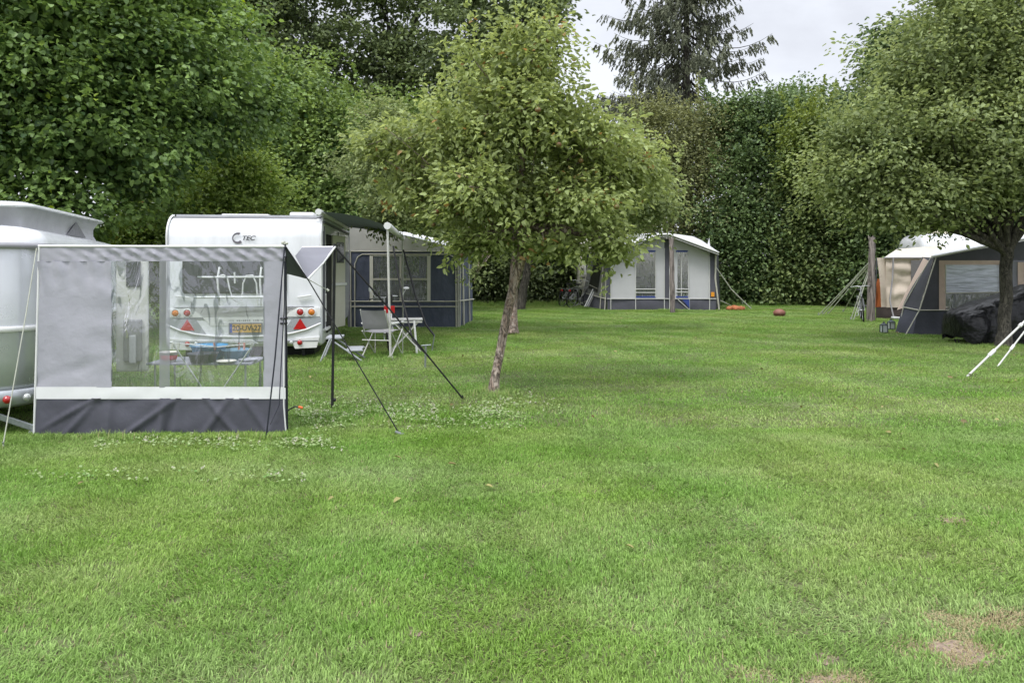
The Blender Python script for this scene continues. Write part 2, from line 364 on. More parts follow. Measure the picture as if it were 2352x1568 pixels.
cr = N.new('ShaderNodeValToRGB'); e = cr.color_ramp.elements; e[0].position = .40; e[0].color = (5.3, 5.45, 5.9, 1); e[1].position = .60; e[1].color = (6.8, 7.05, 7.6, 1)
L.new(n1.outputs['Fac'], cr.inputs[0])
zen = N.new('ShaderNodeMapRange'); zen.inputs[1].default_value = .32; zen.inputs[2].default_value = .9; zen.inputs[3].default_value = 1.0; zen.inputs[4].default_value = 2.7; L.new(sp.outputs[2], zen.inputs[0])
mu = N.new('ShaderNodeVectorMath'); mu.operation = 'SCALE'; L.new(cr.outputs[0], mu.inputs[0]); L.new(zen.outputs[0], mu.inputs['Scale'])
mx = N.new('ShaderNodeMix'); mx.data_type = 'RGBA'; mx.inputs[0].default_value = .9; L.new(sky.outputs[0], mx.inputs[6]); L.new(mu.outputs[0], mx.inputs[7])
L.new(mx.outputs[2], bg.inputs[0])
sl = bpy.data.lights.new('sun', 'SUN'); sl.energy = 1.5; sl.angle = R(16); sl.color = (1, .98, .95)
so = bpy.data.objects.new('sun', sl); COL.objects.link(so)
dv = Vector((math.sin(SUN_AZ)*math.cos(SUN_EL), math.cos(SUN_AZ)*math.cos(SUN_EL), math.sin(SUN_EL)))
so.rotation_euler = (-dv).to_track_quat('-Z', 'Y').to_euler(); so.location = dv*50
vs_ = scene.view_settings; vs_.view_transform = 'Standard'; vs_.look = 'None'; vs_.exposure = .5; vs_.gamma = 1
scene.cycles.max_bounces = 7; scene.cycles.transparent_max_bounces = 12; scene.cycles.use_denoising = True
scene.cycles.diffuse_bounces = 3; scene.cycles.glossy_bounces = 3

# ------------------------------------------------------------------ lawn colours, shared by turf and soil
def lawn_nodes(nt):
    N = nt.nodes; L = nt.links
    g = N.new('ShaderNodeNewGeometry'); mp = N.new('ShaderNodeMapping'); mp.inputs['Scale'].default_value = (.22, .62, 0); L.new(g.outputs['Position'], mp.inputs[0])
    mp.inputs['Rotation'].default_value = (0, 0, R(-14))
    n = N.new('ShaderNodeTexNoise'); n.inputs['Scale'].default_value = 1.6; n.inputs['Detail'].default_value = 6; n.inputs['Roughness'].default_value = .6; L.new(mp.outputs[0], n.inputs['Vector'])
    r = N.new('ShaderNodeValToRGB'); e = r.color_ramp.elements
    e[0].position = .30; e[0].color = (.185, .335, .05, 1); e[1].position = .72; e[1].color = (.35, .445, .17, 1)
    k = e.new(.43); k.color = (.225, .365, .075, 1); k = e.new(.56); k.color = (.28, .395, .115, 1)
    L.new(n.outputs['Fac'], r.inputs[0])
    n2 = N.new('ShaderNodeTexNoise'); n2.inputs['Scale'].default_value = .55; n2.inputs['Detail'].default_value = 3; L.new(g.outputs['Position'], n2.inputs['Vector'])
    mr = N.new('ShaderNodeMapRange'); mr.inputs[1].default_value = .42; mr.inputs[2].default_value = .62; L.new(n2.outputs['Fac'], mr.inputs[0])
    mx = N.new('ShaderNodeMix'); mx.data_type = 'RGBA'; mx.blend_type = 'MULTIPLY'; mx.inputs[0].default_value = 1
    m3 = N.new('ShaderNodeMix'); m3.data_type = 'RGBA'; m3.inputs[6].default_value = (.94, .99, .98, 1); m3.inputs[7].default_value = (1.06, 1.02, .96, 1); L.new(mr.outputs[0], m3.inputs[0])
    L.new(r.outputs[0], mx.inputs[6]); L.new(m3.outputs[2], mx.inputs[7])
    return mx.outputs[2], g
gm = bpy.data.materials.new('turf_soil'); gm.use_nodes = True; nt = gm.node_tree; N = nt.nodes; L = nt.links
colr, g = lawn_nodes(nt); mm = N.new('ShaderNodeMix'); mm.data_type = 'RGBA'; mm.inputs[7].default_value = (.09, .08, .04, 1)
n = N.new('ShaderNodeTexNoise'); n.inputs['Scale'].default_value = 30; n.inputs['Detail'].default_value = 6; L.new(g.outputs['Position'], n.inputs['Vector'])
mr = N.new('ShaderNodeMapRange'); mr.inputs[1].default_value = .4; mr.inputs[2].default_value = .65; mr.inputs[3].default_value = .25; mr.inputs[4].default_value = .95; L.new(n.outputs['Fac'], mr.inputs[0]); L.new(mr.outputs[0], mm.inputs[0]); dk_ = N.new('ShaderNodeVectorMath'); dk_.operation = 'SCALE'; dk_.inputs['Scale'].default_value = .5; L.new(colr, dk_.inputs[0]); L.new(dk_.outputs[0], mm.inputs[6])
L.new(mm.outputs[2], N['Principled BSDF'].inputs['Base Color']); N['Principled BSDF'].inputs['Roughness'].default_value = 1
bp = N.new('ShaderNodeBump'); bp.inputs['Distance'].default_value = .02; L.new(n.outputs['Fac'], bp.inputs['Height']); L.new(bp.outputs[0], N['Principled BSDF'].inputs['Normal'])
gb = MB(); gb.sheet((-400, -100, 0), (400, -100, 0), (400, 700, 0), (-400, 700, 0), 8, 8, amp=0)
go = gb.build('ground', gm); go['kind'] = 'structure'

bm_ = bpy.data.materials.new('grass_blade'); bm_.use_nodes = True; nt = bm_.node_tree; N = nt.nodes; L = nt.links
colr, g = lawn_nodes(nt); b = N['Principled BSDF']; b.inputs['Roughness'].default_value = .55; b.inputs['Specular IOR Level'].default_value = .3
at = N.new('ShaderNodeAttribute'); at.attribute_name = 'tint'; dd = N.new('ShaderNodeAttribute'); dd.attribute_name = 'dead'
vr = N.new('ShaderNodeMapRange'); vr.inputs[3].default_value = .4; vr.inputs[4].default_value = 1.6; L.new(at.outputs['Fac'], vr.inputs[0])
sc_ = N.new('ShaderNodeVectorMath'); sc_.operation = 'SCALE'; L.new(colr, sc_.inputs[0]); L.new(vr.outputs[0], sc_.inputs['Scale'])
st = N.new('ShaderNodeMix'); st.data_type = 'RGBA'; st.inputs[7].default_value = (.44, .37, .21, 1); L.new(dd.outputs['Fac'], st.inputs[0]); L.new(sc_.outputs[0], st.inputs[6])
L.new(st.outputs[2], b.inputs['Base Color'])
t = N.new('ShaderNodeBsdfTranslucent'); L.new(st.outputs[2], t.inputs[0]); ms = N.new('ShaderNodeMixShader'); ms.inputs[0].default_value = .3
L.new(b.outputs[0], ms.inputs[1]); L.new(t.outputs[0], ms.inputs[2]); L.new(ms.outputs[0], N['Material Output'].inputs[0])

bare = []   # worn spots in the turf: ellipse centre x, y, radii
for px, py, wx, wy in [(2225, 1428, 105, 14), (2320, 1420, 60, 10), (2190, 1494, 100, 17), (1895, 1512, 30, 9), (1900, 1562, 60, 9), (955, 1454, 24, 5), (2190, 1195, 36, 4), (1740, 1560, 40, 8)]:
    c = G(px, py); bare.append((c.x, c.y, 1.15*wx*c.y/F, .9*(G(px, py-wy).y-G(px, py+wy).y)))
def is_bare(x, y):
    for cx, cy, rx, ry in bare:
        if ((x-cx)/rx)**2+((y-cy)/ry)**2 < .95+.7*noise.noise(Vector((x*6, y*6, 0))): return True
    return False  # worn

def blades(n, rad, h, wd, dead=0, lean=.55, lay=0):
    """a tuft of single blades, each two triangles long"""
    p = np.zeros((n, 3)); a = rng.random(n)*6.283; r = rad*np.sqrt(rng.random(n)); p[:, 0] = r*np.cos(a); p[:, 1] = r*np.sin(a)
    th = rng.random(n)*6.283; le = rng.random(n)**.8*lean*1.6; hh = h*rng.uniform(.5, 1.2, n)
    d = np.stack([np.cos(th)*np.sin(le), np.sin(th)*np.sin(le), np.cos(le)], 1)
    d2 = np.stack([np.cos(th)*np.sin(le*1.7+.2), np.sin(th)*np.sin(le*1.7+.2), np.cos(le*1.7+.2)], 1)
    if lay:      # blades pressed over by the mower, all one way
        d[:, 1] += lay; d2[:, 1] += lay*1.6; d /= np.linalg.norm(d, axis=1, keepdims=True); d2 /= np.linalg.norm(d2, axis=1, keepdims=True)
    s = np.stack([-np.sin(th+rng.normal(0, .5, n)), np.cos(th), np.zeros(n)], 1)*(wd*rng.uniform(.6, 1.3, n))[:, None]*.5
    v = np.stack([p-s, p+s, p+d*hh[:, None]*.55+s*.8, p+d*hh[:, None]*.55-s*.8, p+d*hh[:, None]*.55+d2*hh[:, None]*.5], 1)
    f = []
    for i in range(n): f += [(5*i, 5*i+1, 5*i+2, 5*i+3), (5*i+3, 5*i+2, 5*i+4)]
    ti = np.repeat(np.clip(rng.normal(.5, .2, n), 0, 1), 5); de = np.repeat((rng.random(n) < (.02 if not dead else .8)).astype(float), 5)
    return v.reshape(-1, 3), f, ti, de

def tilted(x, y, a):
    # the mower laid the blades over in curved lanes, alternately away from and towards the road
    r = math.hypot(x+26, y-2)+.25*noise.noise(Vector((x*.25, y*.25, 9))); s = math.sin(r*2*math.pi/1.25); s = math.copysign(min(1, abs(s)*1.6), s)
    return (0, 0, (a/6.28-.5)*1.1) if s > 0 else (0, 0, math.pi+(a/6.28-.5)*1.1)
def turf(name, templates, inst, material):
    """one object: blade tufts repeated over the lawn with geometry nodes. inst rows: x, y, z, rot, scale_xy, scale_z, template"""
    V_, F_, T_, D_, I_ = [], [], [], [], []; o = 0
    for k, (v, f, ti, de) in enumerate(templates):
        V_.append(v); F_ += [tuple(i+o for i in q) for q in f]; T_.append(ti); D_.append(de); I_.append(np.full(len(v), k)); o += len(v)
    inst = np.array(inst); V_.append(inst[:, :3]); T_.append(np.zeros(len(inst))); D_.append(np.zeros(len(inst))); I_.append(100+inst[:, 6])
    me = bpy.data.meshes.new(name); me.from_pydata(np.concatenate(V_).tolist(), [], F_); me.materials.append(material)
    n0 = o; nn = o+len(inst)
    for nm, arr in (('tint', T_), ('dead', D_)):
        a = me.attributes.new(nm, 'FLOAT', 'POINT'); a.data.foreach_set('value', np.concatenate(arr).astype(np.float32))
    a = me.attributes.new('tid', 'INT', 'POINT'); a.data.foreach_set('value', np.concatenate(I_).astype(np.int32))
    a = me.attributes.new('rot', 'FLOAT_VECTOR', 'POINT'); q = np.zeros((nn, 3), np.float32); q[n0:] = [tilted(*r[:2], r[3]) for r in inst]; a.data.foreach_set('vector', q.ravel())
    a = me.attributes.new('scl', 'FLOAT_VECTOR', 'POINT'); q = np.ones((nn, 3), np.float32); q[n0:, 0] = inst[:, 4]; q[n0:, 1] = inst[:, 4]; q[n0:, 2] = inst[:, 5]; a.data.foreach_set('vector', q.ravel())
    ob = bpy.data.objects.new(name, me); COL.objects.link(ob); ob['kind'] = 'stuff'
    ng = bpy.data.node_groups.new(name, 'GeometryNodeTree'); ng.interface.new_socket('Geometry', in_out='INPUT', socket_type='NodeSocketGeometry'); ng.interface.new_socket('Geometry', in_out='OUTPUT', socket_type='NodeSocketGeometry')
    N = ng.nodes; L = ng.links; gi = N.new('NodeGroupInput'); gout = N.new('NodeGroupOutput')
    ia = N.new('GeometryNodeInputNamedAttribute'); ia.data_type = 'INT'; ia.inputs[0].default_value = 'tid'
    ra = N.new('GeometryNodeInputNamedAttribute'); ra.data_type = 'FLOAT_VECTOR'; ra.inputs[0].default_value = 'rot'
    sa = N.new('GeometryNodeInputNamedAttribute'); sa.data_type = 'FLOAT_VECTOR'; sa.inputs[0].default_value = 'scl'
    def pick(val):
        c = N.new('FunctionNodeCompare'); c.data_type = 'INT'; c.operation = 'EQUAL'
        ins = [i for i in c.inputs if i.type == 'INT']; L.new(ia.outputs[0], ins[0]); ins[1].default_value = val
        s = N.new('GeometryNodeSeparateGeometry'); L.new(gi.outputs[0], s.inputs[0]); L.new(c.outputs[0], s.inputs[1]); return s.outputs[0]
    jo = N.new('GeometryNodeJoinGeometry')
    for k in range(len(templates)):
        ip = N.new('GeometryNodeInstanceOnPoints'); L.new(pick(100+k), ip.inputs['Points']); L.new(pick(k), ip.inputs['Instance'])
        L.new(ra.outputs[0], ip.inputs['Rotation']); L.new(sa.outputs[0], ip.inputs['Scale']); L.new(ip.outputs[0], jo.inputs[0])
    L.new(jo.outputs[0], gout.inputs[0])
    md = ob.modifiers.new('repeat', 'NODES'); md.node_group = ng; return ob

T = [blades(125, .078, .040, .0052, lay=l_) for l_ in (.5, .55, -.25)] + [blades(680, .36, .040, .0075, lay=l_) for l_ in (.5, .55, -.25)] + [blades(260, .085, .022, .0042, 1, 1.1) for _ in range(2)] + [blades(60, .07, .085, .005, 0, .5)]
inst = []
y = 2.35
while y < 7.2:
    st = .088; x = -(.72*y+.9)
    while x < .72*y+.9:
        X = x+rnd.uniform(-.04, .04); Y = y+rnd.uniform(-.04, .04)
        if is_bare(X, Y): inst.append((X, Y, 0, rnd.random()*6.28, 1, rnd.uniform(.6, 1.2), rnd.choice((6, 7))))
        else:
            h = .85+.5*noise.noise(Vector((X*1.7, Y*1.7, 3)))+rnd.uniform(-.15, .2)
            inst.append((X, Y, 0, rnd.random()*6.28, 1, h, rnd.choice((0, 1, 2))))
        x += st
    y += st
y = 7.25
while y < 34:
    st = .42; x = -(.72*y+1.2)
    while x < .72*y+1.2:
        X = x+rnd.uniform(-.12, .12); Y = y+rnd.uniform(-.12, .12)
        h = .8+.5*noise.noise(Vector((X*.9, Y*.9, 3)))+rnd.uniform(-.15, .25)
        inst.append((X, Y, 0, rnd.random()*6.28, 1, h, rnd.choice((3, 4, 5))))
        x += st
    y += st
def tufts(cx, cy, rx, ry, n, s=1.0):
    for _ in range(n):
        a = rnd.random()*6.28; q = rnd.random()**.5; inst.append((cx+rx*q*math.cos(a), cy+ry*q*math.sin(a), 0, rnd.random()*6.28, 1, s*rnd.uniform(.6, 1.3), 8))
# longer grass the mower leaves round trunks, pegs and along the hedge foot
for px, py, rx, ry, n, s in [(1133, 905, .35, .3, 40, .9), (1180, 768, .5, .35, 30, .8), (2308, 800, .8, .5, 60, .9), (1543, 716, .6, .35, 50, 1.4), (2003, 738, .5, .3, 40, 1.2), (370, 1008, 1.3, .08, 70, .8), (785, 960, 1.2, .5, 100, .7), (900, 830, 1.3, 1.0, 80, .8), (1520, 716, 2.2, .2, 60, 1), (1215, 706, 3, .5, 80, 1.2)]:
    c = G(px, py); tufts(c.x, c.y, rx, ry, n, s)
for _ in range(900):
    X = rnd.uniform(-2, 20); inst.append((X, 30.2+rnd.uniform(-.5, .8), 0, rnd.random()*6.28, 1, rnd.uniform(.8, 3), 8))
turf('grass', T, inst, bm_)
em = mat('dry_earth', (.36, .27, .20), 1, 0, .6, 30, .8, 60, dist=.02)
for i, (cx, cy, rx, ry) in enumerate(bare):
    m = MB(); n = 48
    pts_ = [(cx+rx*k_*math.cos(6.2832*j/n)*(1+.45*noise.noise(Vector((math.cos(6.28*j/n)*3.5, math.sin(6.28*j/n)*3.5, i*3)))), cy+ry*k_*math.sin(6.2832*j/n)*(1+.45*noise.noise(Vector((math.cos(6.28*j/n)*3.5, math.sin(6.28*j/n)*3.5, i*3)))), -.001+.001*i) for k_ in (.85,) for j in range(n)]
    m.add(pts_, [list(range(n))]); o = m.build('bare_earth', em); o['kind'] = 'structure'
# windfall leaves on the lawn
nl = 240; fx = rng.uniform(-6, 14, nl); fy = rng.uniform(4, 26, nl); fp = np.stack([fx, fy, rng.uniform(.03, .045, nl)], 1); nn_ = rng.normal(size=(nl, 3))*.3; nn_[:, 2] += 1; ax_ = rng.normal(size=(nl, 3)); ax_[:, 2] *= .2
fl = leaf_mesh('fallen_leaves', fp, ax_, nn_, rng.uniform(.04, .08, nl), rng.uniform(.025, .045, nl), rng.random(nl), leafmat('windfall_leaf', (.10, .06, .02), (.30, .28, .10), .1), None); fl['kind'] = 'stuff'

# clover with pale leaves and flower heads in the less-mown strips
cl = leafmat('clover_leaf', (.14, .28, .06), (.36, .44, .20), .2)
clf = leafmat('clover_flower', (.5, .48, .36), (.62, .6, .5), .2)
pts = []; 
def clover_zone(px0, px1, py0, py1, n):
    for _ in range(n):
        px = rnd.uniform(px0, px1); py = rnd.gauss((py0+py1)/2, (py1-py0)/3.2); c = G(px, max(py, 1003) if px < 665 else py)
        if noise.noise(Vector((c.x*2.4, c.y*3, 5))) > -.12+rnd.uniform(-.2, .2): pts.append((c.x, c.y, rnd.uniform(.022, .045)))
clover_zone(220, 800, 1008, 1034, 900); clover_zone(680, 1210, 925, 985, 2600); clover_zone(1100, 1300, 900, 950, 300); clover_zone(60, 700, 1085, 1110, 250)
p = np.array(pts); n_ = len(p)
ax = rng.normal(size=(n_, 3)); ax[:, 2] = .25; nr = rng.normal(size=(n_, 3))*.35; nr[:, 2] += 1
co = leaf_mesh('clover', p, ax, nr, rng.uniform(.016, .034, n_), rng.uniform(.016, .03, n_), rng.normal(.55, .22, n_), cl, None); co['kind'] = 'stuff'
sel = p[rng.random(n_) < .09]; m_ = len(sel)
sel = np.repeat(sel, 4, 0)+rng.normal(size=(4*m_, 3))*.006; sel[:, 2] += .012
fo = leaf_mesh('clover_flowers', sel, rng.normal(size=(4*m_, 3)), rng.normal(size=(4*m_, 3)), .016, .012, rng.random(4*m_), clf, None); fo['kind'] = 'stuff'
# ------------------------------------------------------------------ trees
apple_leaf = leafmat('apple_leaf', (.10, .135, .04), (.42, .50, .20), .38, .5, odd=(.36, .24, .10))
apple_leaf_far = leafmat('apple_leaf_olive', (.075, .11, .038), (.35, .42, .18), .35)
lime_leaf = leafmat('broad_leaf', (.035, .078, .022), (.27, .40, .12), .3, .45, odd=(.28, .38, .05))
hazel_leaf = leafmat('hazel_leaf', (.05, .10, .026), (.29, .40, .12), .25)
yel_leaf = leafmat('yellowish_leaf', (.10, .17, .03), (.40, .52, .15), .3, .5, odd=(.40, .22, .06))
dark_leaf = leafmat('dark_tall_leaf', (.035, .055, .024), (.27, .34, .15), .25)
hedge_leaf = leafmat('hedge_leaf', (.035, .07, .025), (.22, .31, .12), .2, .42)
hedge_leaf2 = leafmat('hedge_leaf_light', (.045, .08, .025), (.28, .35, .13), .25)
olive_leaf = leafmat('olive_brown_leaf', (.08, .095, .036), (.33, .35, .15), .2)
bright_leaf = leafmat('bright_leaf', (.05, .09, .02), (.27, .34, .09), .3)
chest_leaf = leafmat('chestnut_leaf', (.03, .055, .022), (.18, .26, .09), .2)
needle = leafmat('spruce_needle', (.055, .066, .04), (.19, .205, .13), .1, .7)

def B(px, py, D, rx, ry, rz): q = P(px, py, D); return (q.x, q.y, q.z, rx, ry, rz)
# centre apple tree, leaning trunk
D0 = 9.38
tree('apple_tree', 'leaning apple tree with pocked brown trunk standing nearest in the middle of the lawn', G(1133, 900),
     [G(1133, 902), P(1148, 800, D0), P(1170, 700, D0), P(1196, 598, D0), P(1205, 520, D0)], (.056, .062),
     [B(1130, 560, 9.2, .5, .5, .12), B(1270, 560, 9.1, .55, .5, .14), B(1420, 590, 9.3, .25, .3, .14), B(1070, 565, 9.3, .25, .3, .1), B(1300, 580, 9.2, .4, .4, .14), B(1180, 160, 9.4, .72, .8, .46), B(1235, 90, 9.4, .42, .45, .3), B(1195, 270, 9.3, 1.05, 1.0, .6), B(1040, 320, 9.5, .75, .8, .46), B(1330, 330, 9.5, .85, .9, .5), B(1110, 430, 9.0, .75, .8, .42), B(1320, 455, 9.3, .7, .8, .40), B(900, 330, 9.7, .55, .6, .33), B(1060, 490, 9.3, .5, .6, .26), B(1400, 560, 9.3, .42, .4, .2), B(1440, 395, 9.8, .62, .6, .42), B(1215, 480, 9.6, .7, .8, .36), B(940, 430, 9.7, .5, .55, .32)],
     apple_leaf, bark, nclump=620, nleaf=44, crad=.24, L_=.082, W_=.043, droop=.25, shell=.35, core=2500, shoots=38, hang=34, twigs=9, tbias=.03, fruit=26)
# small drooping sprays that hang below the crown
D1 = 17.5
tree('apple_tree', 'old apple tree just behind the leaning one, its thick trunk half hidden by it', G(1178, 766),
     [G(1176, 768), P(1178, 700, D1), P(1182, 620, D1), P(1190, 540, D1)], (.125, .10),
     [B(900, 360, 17.5, 1.2, 1.2, .75), B(1000, 440, 17.3, 1.1, 1.2, .7), B(890, 480, 17.0, .8, .9, .6), B(1420, 420, 17.6, 1.3, 1.2, .8), B(1490, 470, 17.8, .9, .9, .75), B(1060, 330, 17.8, 1.2, 1.2, 1.0), B(960, 360, 17.4, 1.1, 1.1, .9), B(880, 270, 18.2, .6, .6, .5), B(1010, 520, 17.0, .4, .5, .3), B(1230, 520, 17.3, 1.2, 1.2, .55), B(1092, 625, 16.6, .2, .25, .35)],
     apple_leaf_far, bark, nclump=720, nleaf=42, crad=.40, L_=.10, W_=.055, droop=.3, shell=.4, core=2000, shoots=22, hang=30, twigs=6, sk=1.6)
D2 = 27.2
tree('apple_tree', 'slim tilted apple tree far back, between the blue awning and the distant bicycles', G(1193, 710),
     [G(1193, 710), P(1205, 650, D2), P(1216, 600, D2), P(1225, 540, D2)], (.17, .13),
     [B(1250, 460, 27.2, 2.2, 1.8, 1.5), B(1100, 480, 27.4, 1.5, 1.5, 1.2), B(1400, 470, 27.5, 1.6, 1.4, 1.3)],
     apple_leaf_far, bark_dark, nclump=260, nleaf=40, crad=.6, L_=.12, W_=.06, shell=.4, core=900, twigs=5)
# right apple tree
DR = 14.7
tree('apple_tree', 'apple tree with a straight dark trunk forking low, beside the black tarpaulin', G(2308, 796),
     [G(2306, 797), P(2310, 700, DR), P(2313, 600, DR), P(2312, 572, DR)], (.118, .11),
     [B(2230, 330, 14.5, 1.9, 1.6, 1.2), B(2050, 330, 14.6, 1.35, 1.3, 1.0), B(2200, 130, 14.9, 1.7, 1.5, 1.1), B(2380, 200, 14.7, 2.0, 1.6, 1.7), B(1960, 420, 14.6, .95, 1.0, .8), B(2130, 450, 14.3, 1.25, 1.2, .55), B(2330, 410, 14.2, 1.4, 1.2, .7), B(1945, 310, 15.0, .6, .7, .5), B(2290, -20, 14.9, 1.6, 1.4, 1.0), B(2080, 210, 15.2, .8, .9, .7), B(2010, 495, 14.3, .62, .7, .3), B(2150, 515, 14.2, .5, .6, .16), B(2520, 350, 14.9, 1.8, 1.5, 1.5)],
     apple_leaf_far, bark_dark, nclump=1250, nleaf=46, crad=.40, L_=.10, W_=.056, droop=.25, shell=.4, core=5500, hang=70, shoots=40, twigs=7, fruit=10, sk=1.4, tbias=.05)
t = [o for o in COL.objects if o.name.startswith('apple_tree')][-1]
mb = MB(); limb(mb, P(2311, 585, DR), P(2268, 520, DR-.2), .085, .05); limb(mb, P(2314, 585, DR), P(2350, 500, DR), .09, .05); mb.build('limb', bark_dark, t)

# left lime and its neighbours
tree('lime_tree', 'big broad-leaved tree with heart-shaped leaves filling the upper left corner', (-10.6, 17.2, 0),
     [V(-10.6, 17.2, 0), V(-10.5, 17.2, 2.5), V(-10.6, 17.1, 5)], (.3, .2),
     [B(60, 120, 15.2, 3.0, 2.2, 2.1), B(330, 150, 16.5, 2.3, 2.0, 1.9), B(-150, 250, 14.5, 2.2, 2.0, 2.4), B(170, 330, 15.2, 2.4, 1.7, 1.5), B(470, 230, 18.0, 1.9, 1.6, 1.5), B(60, 0, 16.0, 3.2, 2.2, 1.7), B(60, 490, 14.6, 1.7, 1.4, .85), B(360, 0, 17.5, 1.9, 2.0, 1.3), B(-100, -80, 16, 3.0, 2.2, 2.0), B(560, 220, 19, 1.2, 1.3, 1.0), B(310, 410, 17.2, 1.3, 1.2, .9), B(-200, 520, 13.6, 1.6, 1.3, 1.3)],
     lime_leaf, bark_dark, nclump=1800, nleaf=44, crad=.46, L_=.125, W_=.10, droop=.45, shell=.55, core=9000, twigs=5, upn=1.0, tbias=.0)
tree('hazel_tree', 'bushy green tree behind the middle caravan, left of the apple trees', (-7.6, 25.4, 0),
     [V(-7.6, 25.4, 0), V(-7.5, 25.4, 3)], (.22, .15),
     [B(640, 220, 25, 2.3, 1.8, 1.7), B(760, 320, 24.6, 1.9, 1.6, 1.5), B(660, 400, 24.2, 2.3, 1.5, 1.7), B(800, 450, 24, 1.6, 1.3, 1.2), B(740, 520, 23.8, 2.0, 1.2, 1.1), B(560, 200, 25.5, 1.7, 1.6, 1.3), B(950, 520, 25.5, 2.2, 1.3, 1.5), B(600, 540, 24, 2, 1.2, 1.2), B(850, 380, 26, 1.4, 1.3, 1.2)],
     hazel_leaf, bark_dark, nclump=1100, nleaf=38, crad=.50, L_=.145, W_=.095, droop=.3, shell=.55, core=5000, twigs=4)
tree('berry_bush', 'yellowish green bush with a few red leaves between the two left caravans', (-7.6, 21.2, 0),
     [V(-7.6, 21.2, 0), V(-7.6, 21.2, 1.6)], (.1, .07),
     [B(545, 370, 21.0, 1.15, .9, .85), B(480, 450, 20.6, 1.5, 1.0, 1.0), B(580, 430, 21, 1.2, 1.0, .95), B(400, 520, 19.8, 1.6, 1.0, 1.0), B(560, 520, 20.6, 1.4, 1.0, .9), B(330, 560, 19.5, 1.3, 1.0, 1.3), B(420, 640, 20, 1.6, 1, 1.2), B(250, 600, 19, 1.4, .9, 1.6)],
     yel_leaf, bark_dark, cat='bush', tname='stem', nclump=620, nleaf=38, crad=.42, L_=.11, W_=.072, droop=.2, shell=.5, core=3500, twigs=3)
# tall dark trees beyond
for i, (px, lab, bl) in enumerate([
    (470, 'tall dark tree rising furthest left above the lime, sky showing through its top', [B(400, 60, 34, 2.6, 2, 2.6), B(520, 90, 34, 2.6, 2, 2.6), B(520, -70, 34, 3.2, 2, 2.6), B(600, 170, 34, 2, 2, 2.0), B(380, -100, 34, 2.4, 2, 2.4)]),
    (690, 'tall dark tree directly above the middle caravan roof', [B(690, 60, 35, 2.4, 2, 2.4), B(640, -60, 35, 2.6, 2, 2.6), B(600, 130, 35, 1.6, 1.6, 1.8), B(780, 150, 35.5, 1.8, 2, 1.6), B(690, 300, 35, 3, 2, 2.0), B(840, 280, 35.5, 2.2, 2, 2.0)]),
    (900, 'tall dark tree left behind the leaning apple tree', [B(890, 40, 36, 2.8, 2, 2.8), B(960, 180, 36, 2.8, 2, 2.3), B(860, 170, 36, 2.0, 2, 2.2), B(860, -90, 36, 3, 2, 2.6), B(980, 310, 36, 3, 2, 2.4), B(1000, -40, 36, 2.2, 2, 2.2)]),
    (1140, 'tall dark tree right behind the top of the leaning apple tree', [B(1090, 60, 34, 2.6, 2, 2.4), B(1210, 60, 34, 1.9, 1.8, 2.0), B(1130, 190, 34, 3.2, 2, 2.6), B(1140, -70, 34, 2.8, 2, 2.4), B(1150, 330, 34, 3.6, 2, 2.4), B(1240, -30, 34, 1.5, 1.6, 1.3)])]):
    Dd = bl[0][1]; X = (px-CX)*Dd/F
    tree('tall_tree', lab, (X, Dd, 0), [V(X, Dd, 0), V(X+.2, Dd, 7), V(X, Dd, 11)], (.32, .2), bl, dark_leaf, bark_dark, 'tall dark trees behind the campsite',
         nclump=210, nleaf=105, crad=.85, L_=.22, W_=.14, droop=.25, shell=.45, core=500, twigs=9, flat=.5, tbias=.1)
# hedge row of tall shrubs closing the field
def shrub(name, lab, X, D, bl, lm, **kw):
    k = dict(nclump=560, nleaf=50, crad=.75, shoots=26, sk=2.0, L_=.16, W_=.10, droop=.25, shell=.6, core=3500, twigs=2); k.update(kw)
    return tree(name, lab, (X, D, 0), [V(X, D, 0), V(X, D, 2.2)], (.14, .09), bl, lm, bark_dark, None, 'shrub', tname='stem', **k)
shrub('hedge_shrub', 'olive brown shrub rising behind the right side of the centre apple tree', 7.0, 32, [B(1560, 330, 32, 2.2, 1.4, 2.0), B(1600, 450, 31.8, 2.0, 1.3, 2.2), B(1500, 420, 32.3, 2.0, 1.3, 2.4), B(1560, 590, 31.8, 2.6, 1.2, 2.0), B(1500, 270, 32.5, 1.5, 1.2, 1.0), B(1640, 300, 32.6, 1.2, 1.2, 1.0)], olive_leaf, L_=.12, W_=.07, nleaf=44)
shrub('hedge_shrub', 'dark green shrub right of the distant white awning, foliage down to the grass', 10.3, 31.6, [B(1730, 330, 31.8, 2.0, 1.4, 1.9), B(1730, 470, 31.2, 2.0, 1.3, 2.2), B(1720, 600, 31, 2.2, 1.2, 1.7), B(1690, 660, 31, 1.6, 1.0, 1.1), B(1770, 655, 31, 1.6, 1.0, 1.1), B(1660, 520, 31.2, 1.4, 1.2, 1.6), B(1810, 250, 32.5, 1.5, 1.2, .9), B(1690, 260, 32.5, 1.5, 1.2, .8)], hedge_leaf, nclump=600)
shrub('hedge_shrub', 'dark green shrub between the distant awning and the weathered post', 13.4, 30.6, [B(1880, 420, 31, 2.1, 1.3, 2.0), B(1900, 560, 30.4, 2.2, 1.2, 1.9), B(1850, 650, 30.2, 1.8, 1.0, 1.2), B(1940, 650, 30.0, 1.8, 1.0, 1.3), B(1840, 520, 30.6, 1.5, 1.2, 1.9), B(1860, 300, 31.5, 1.5, 1.2, 1.0)], hedge_leaf2, nclump=600)
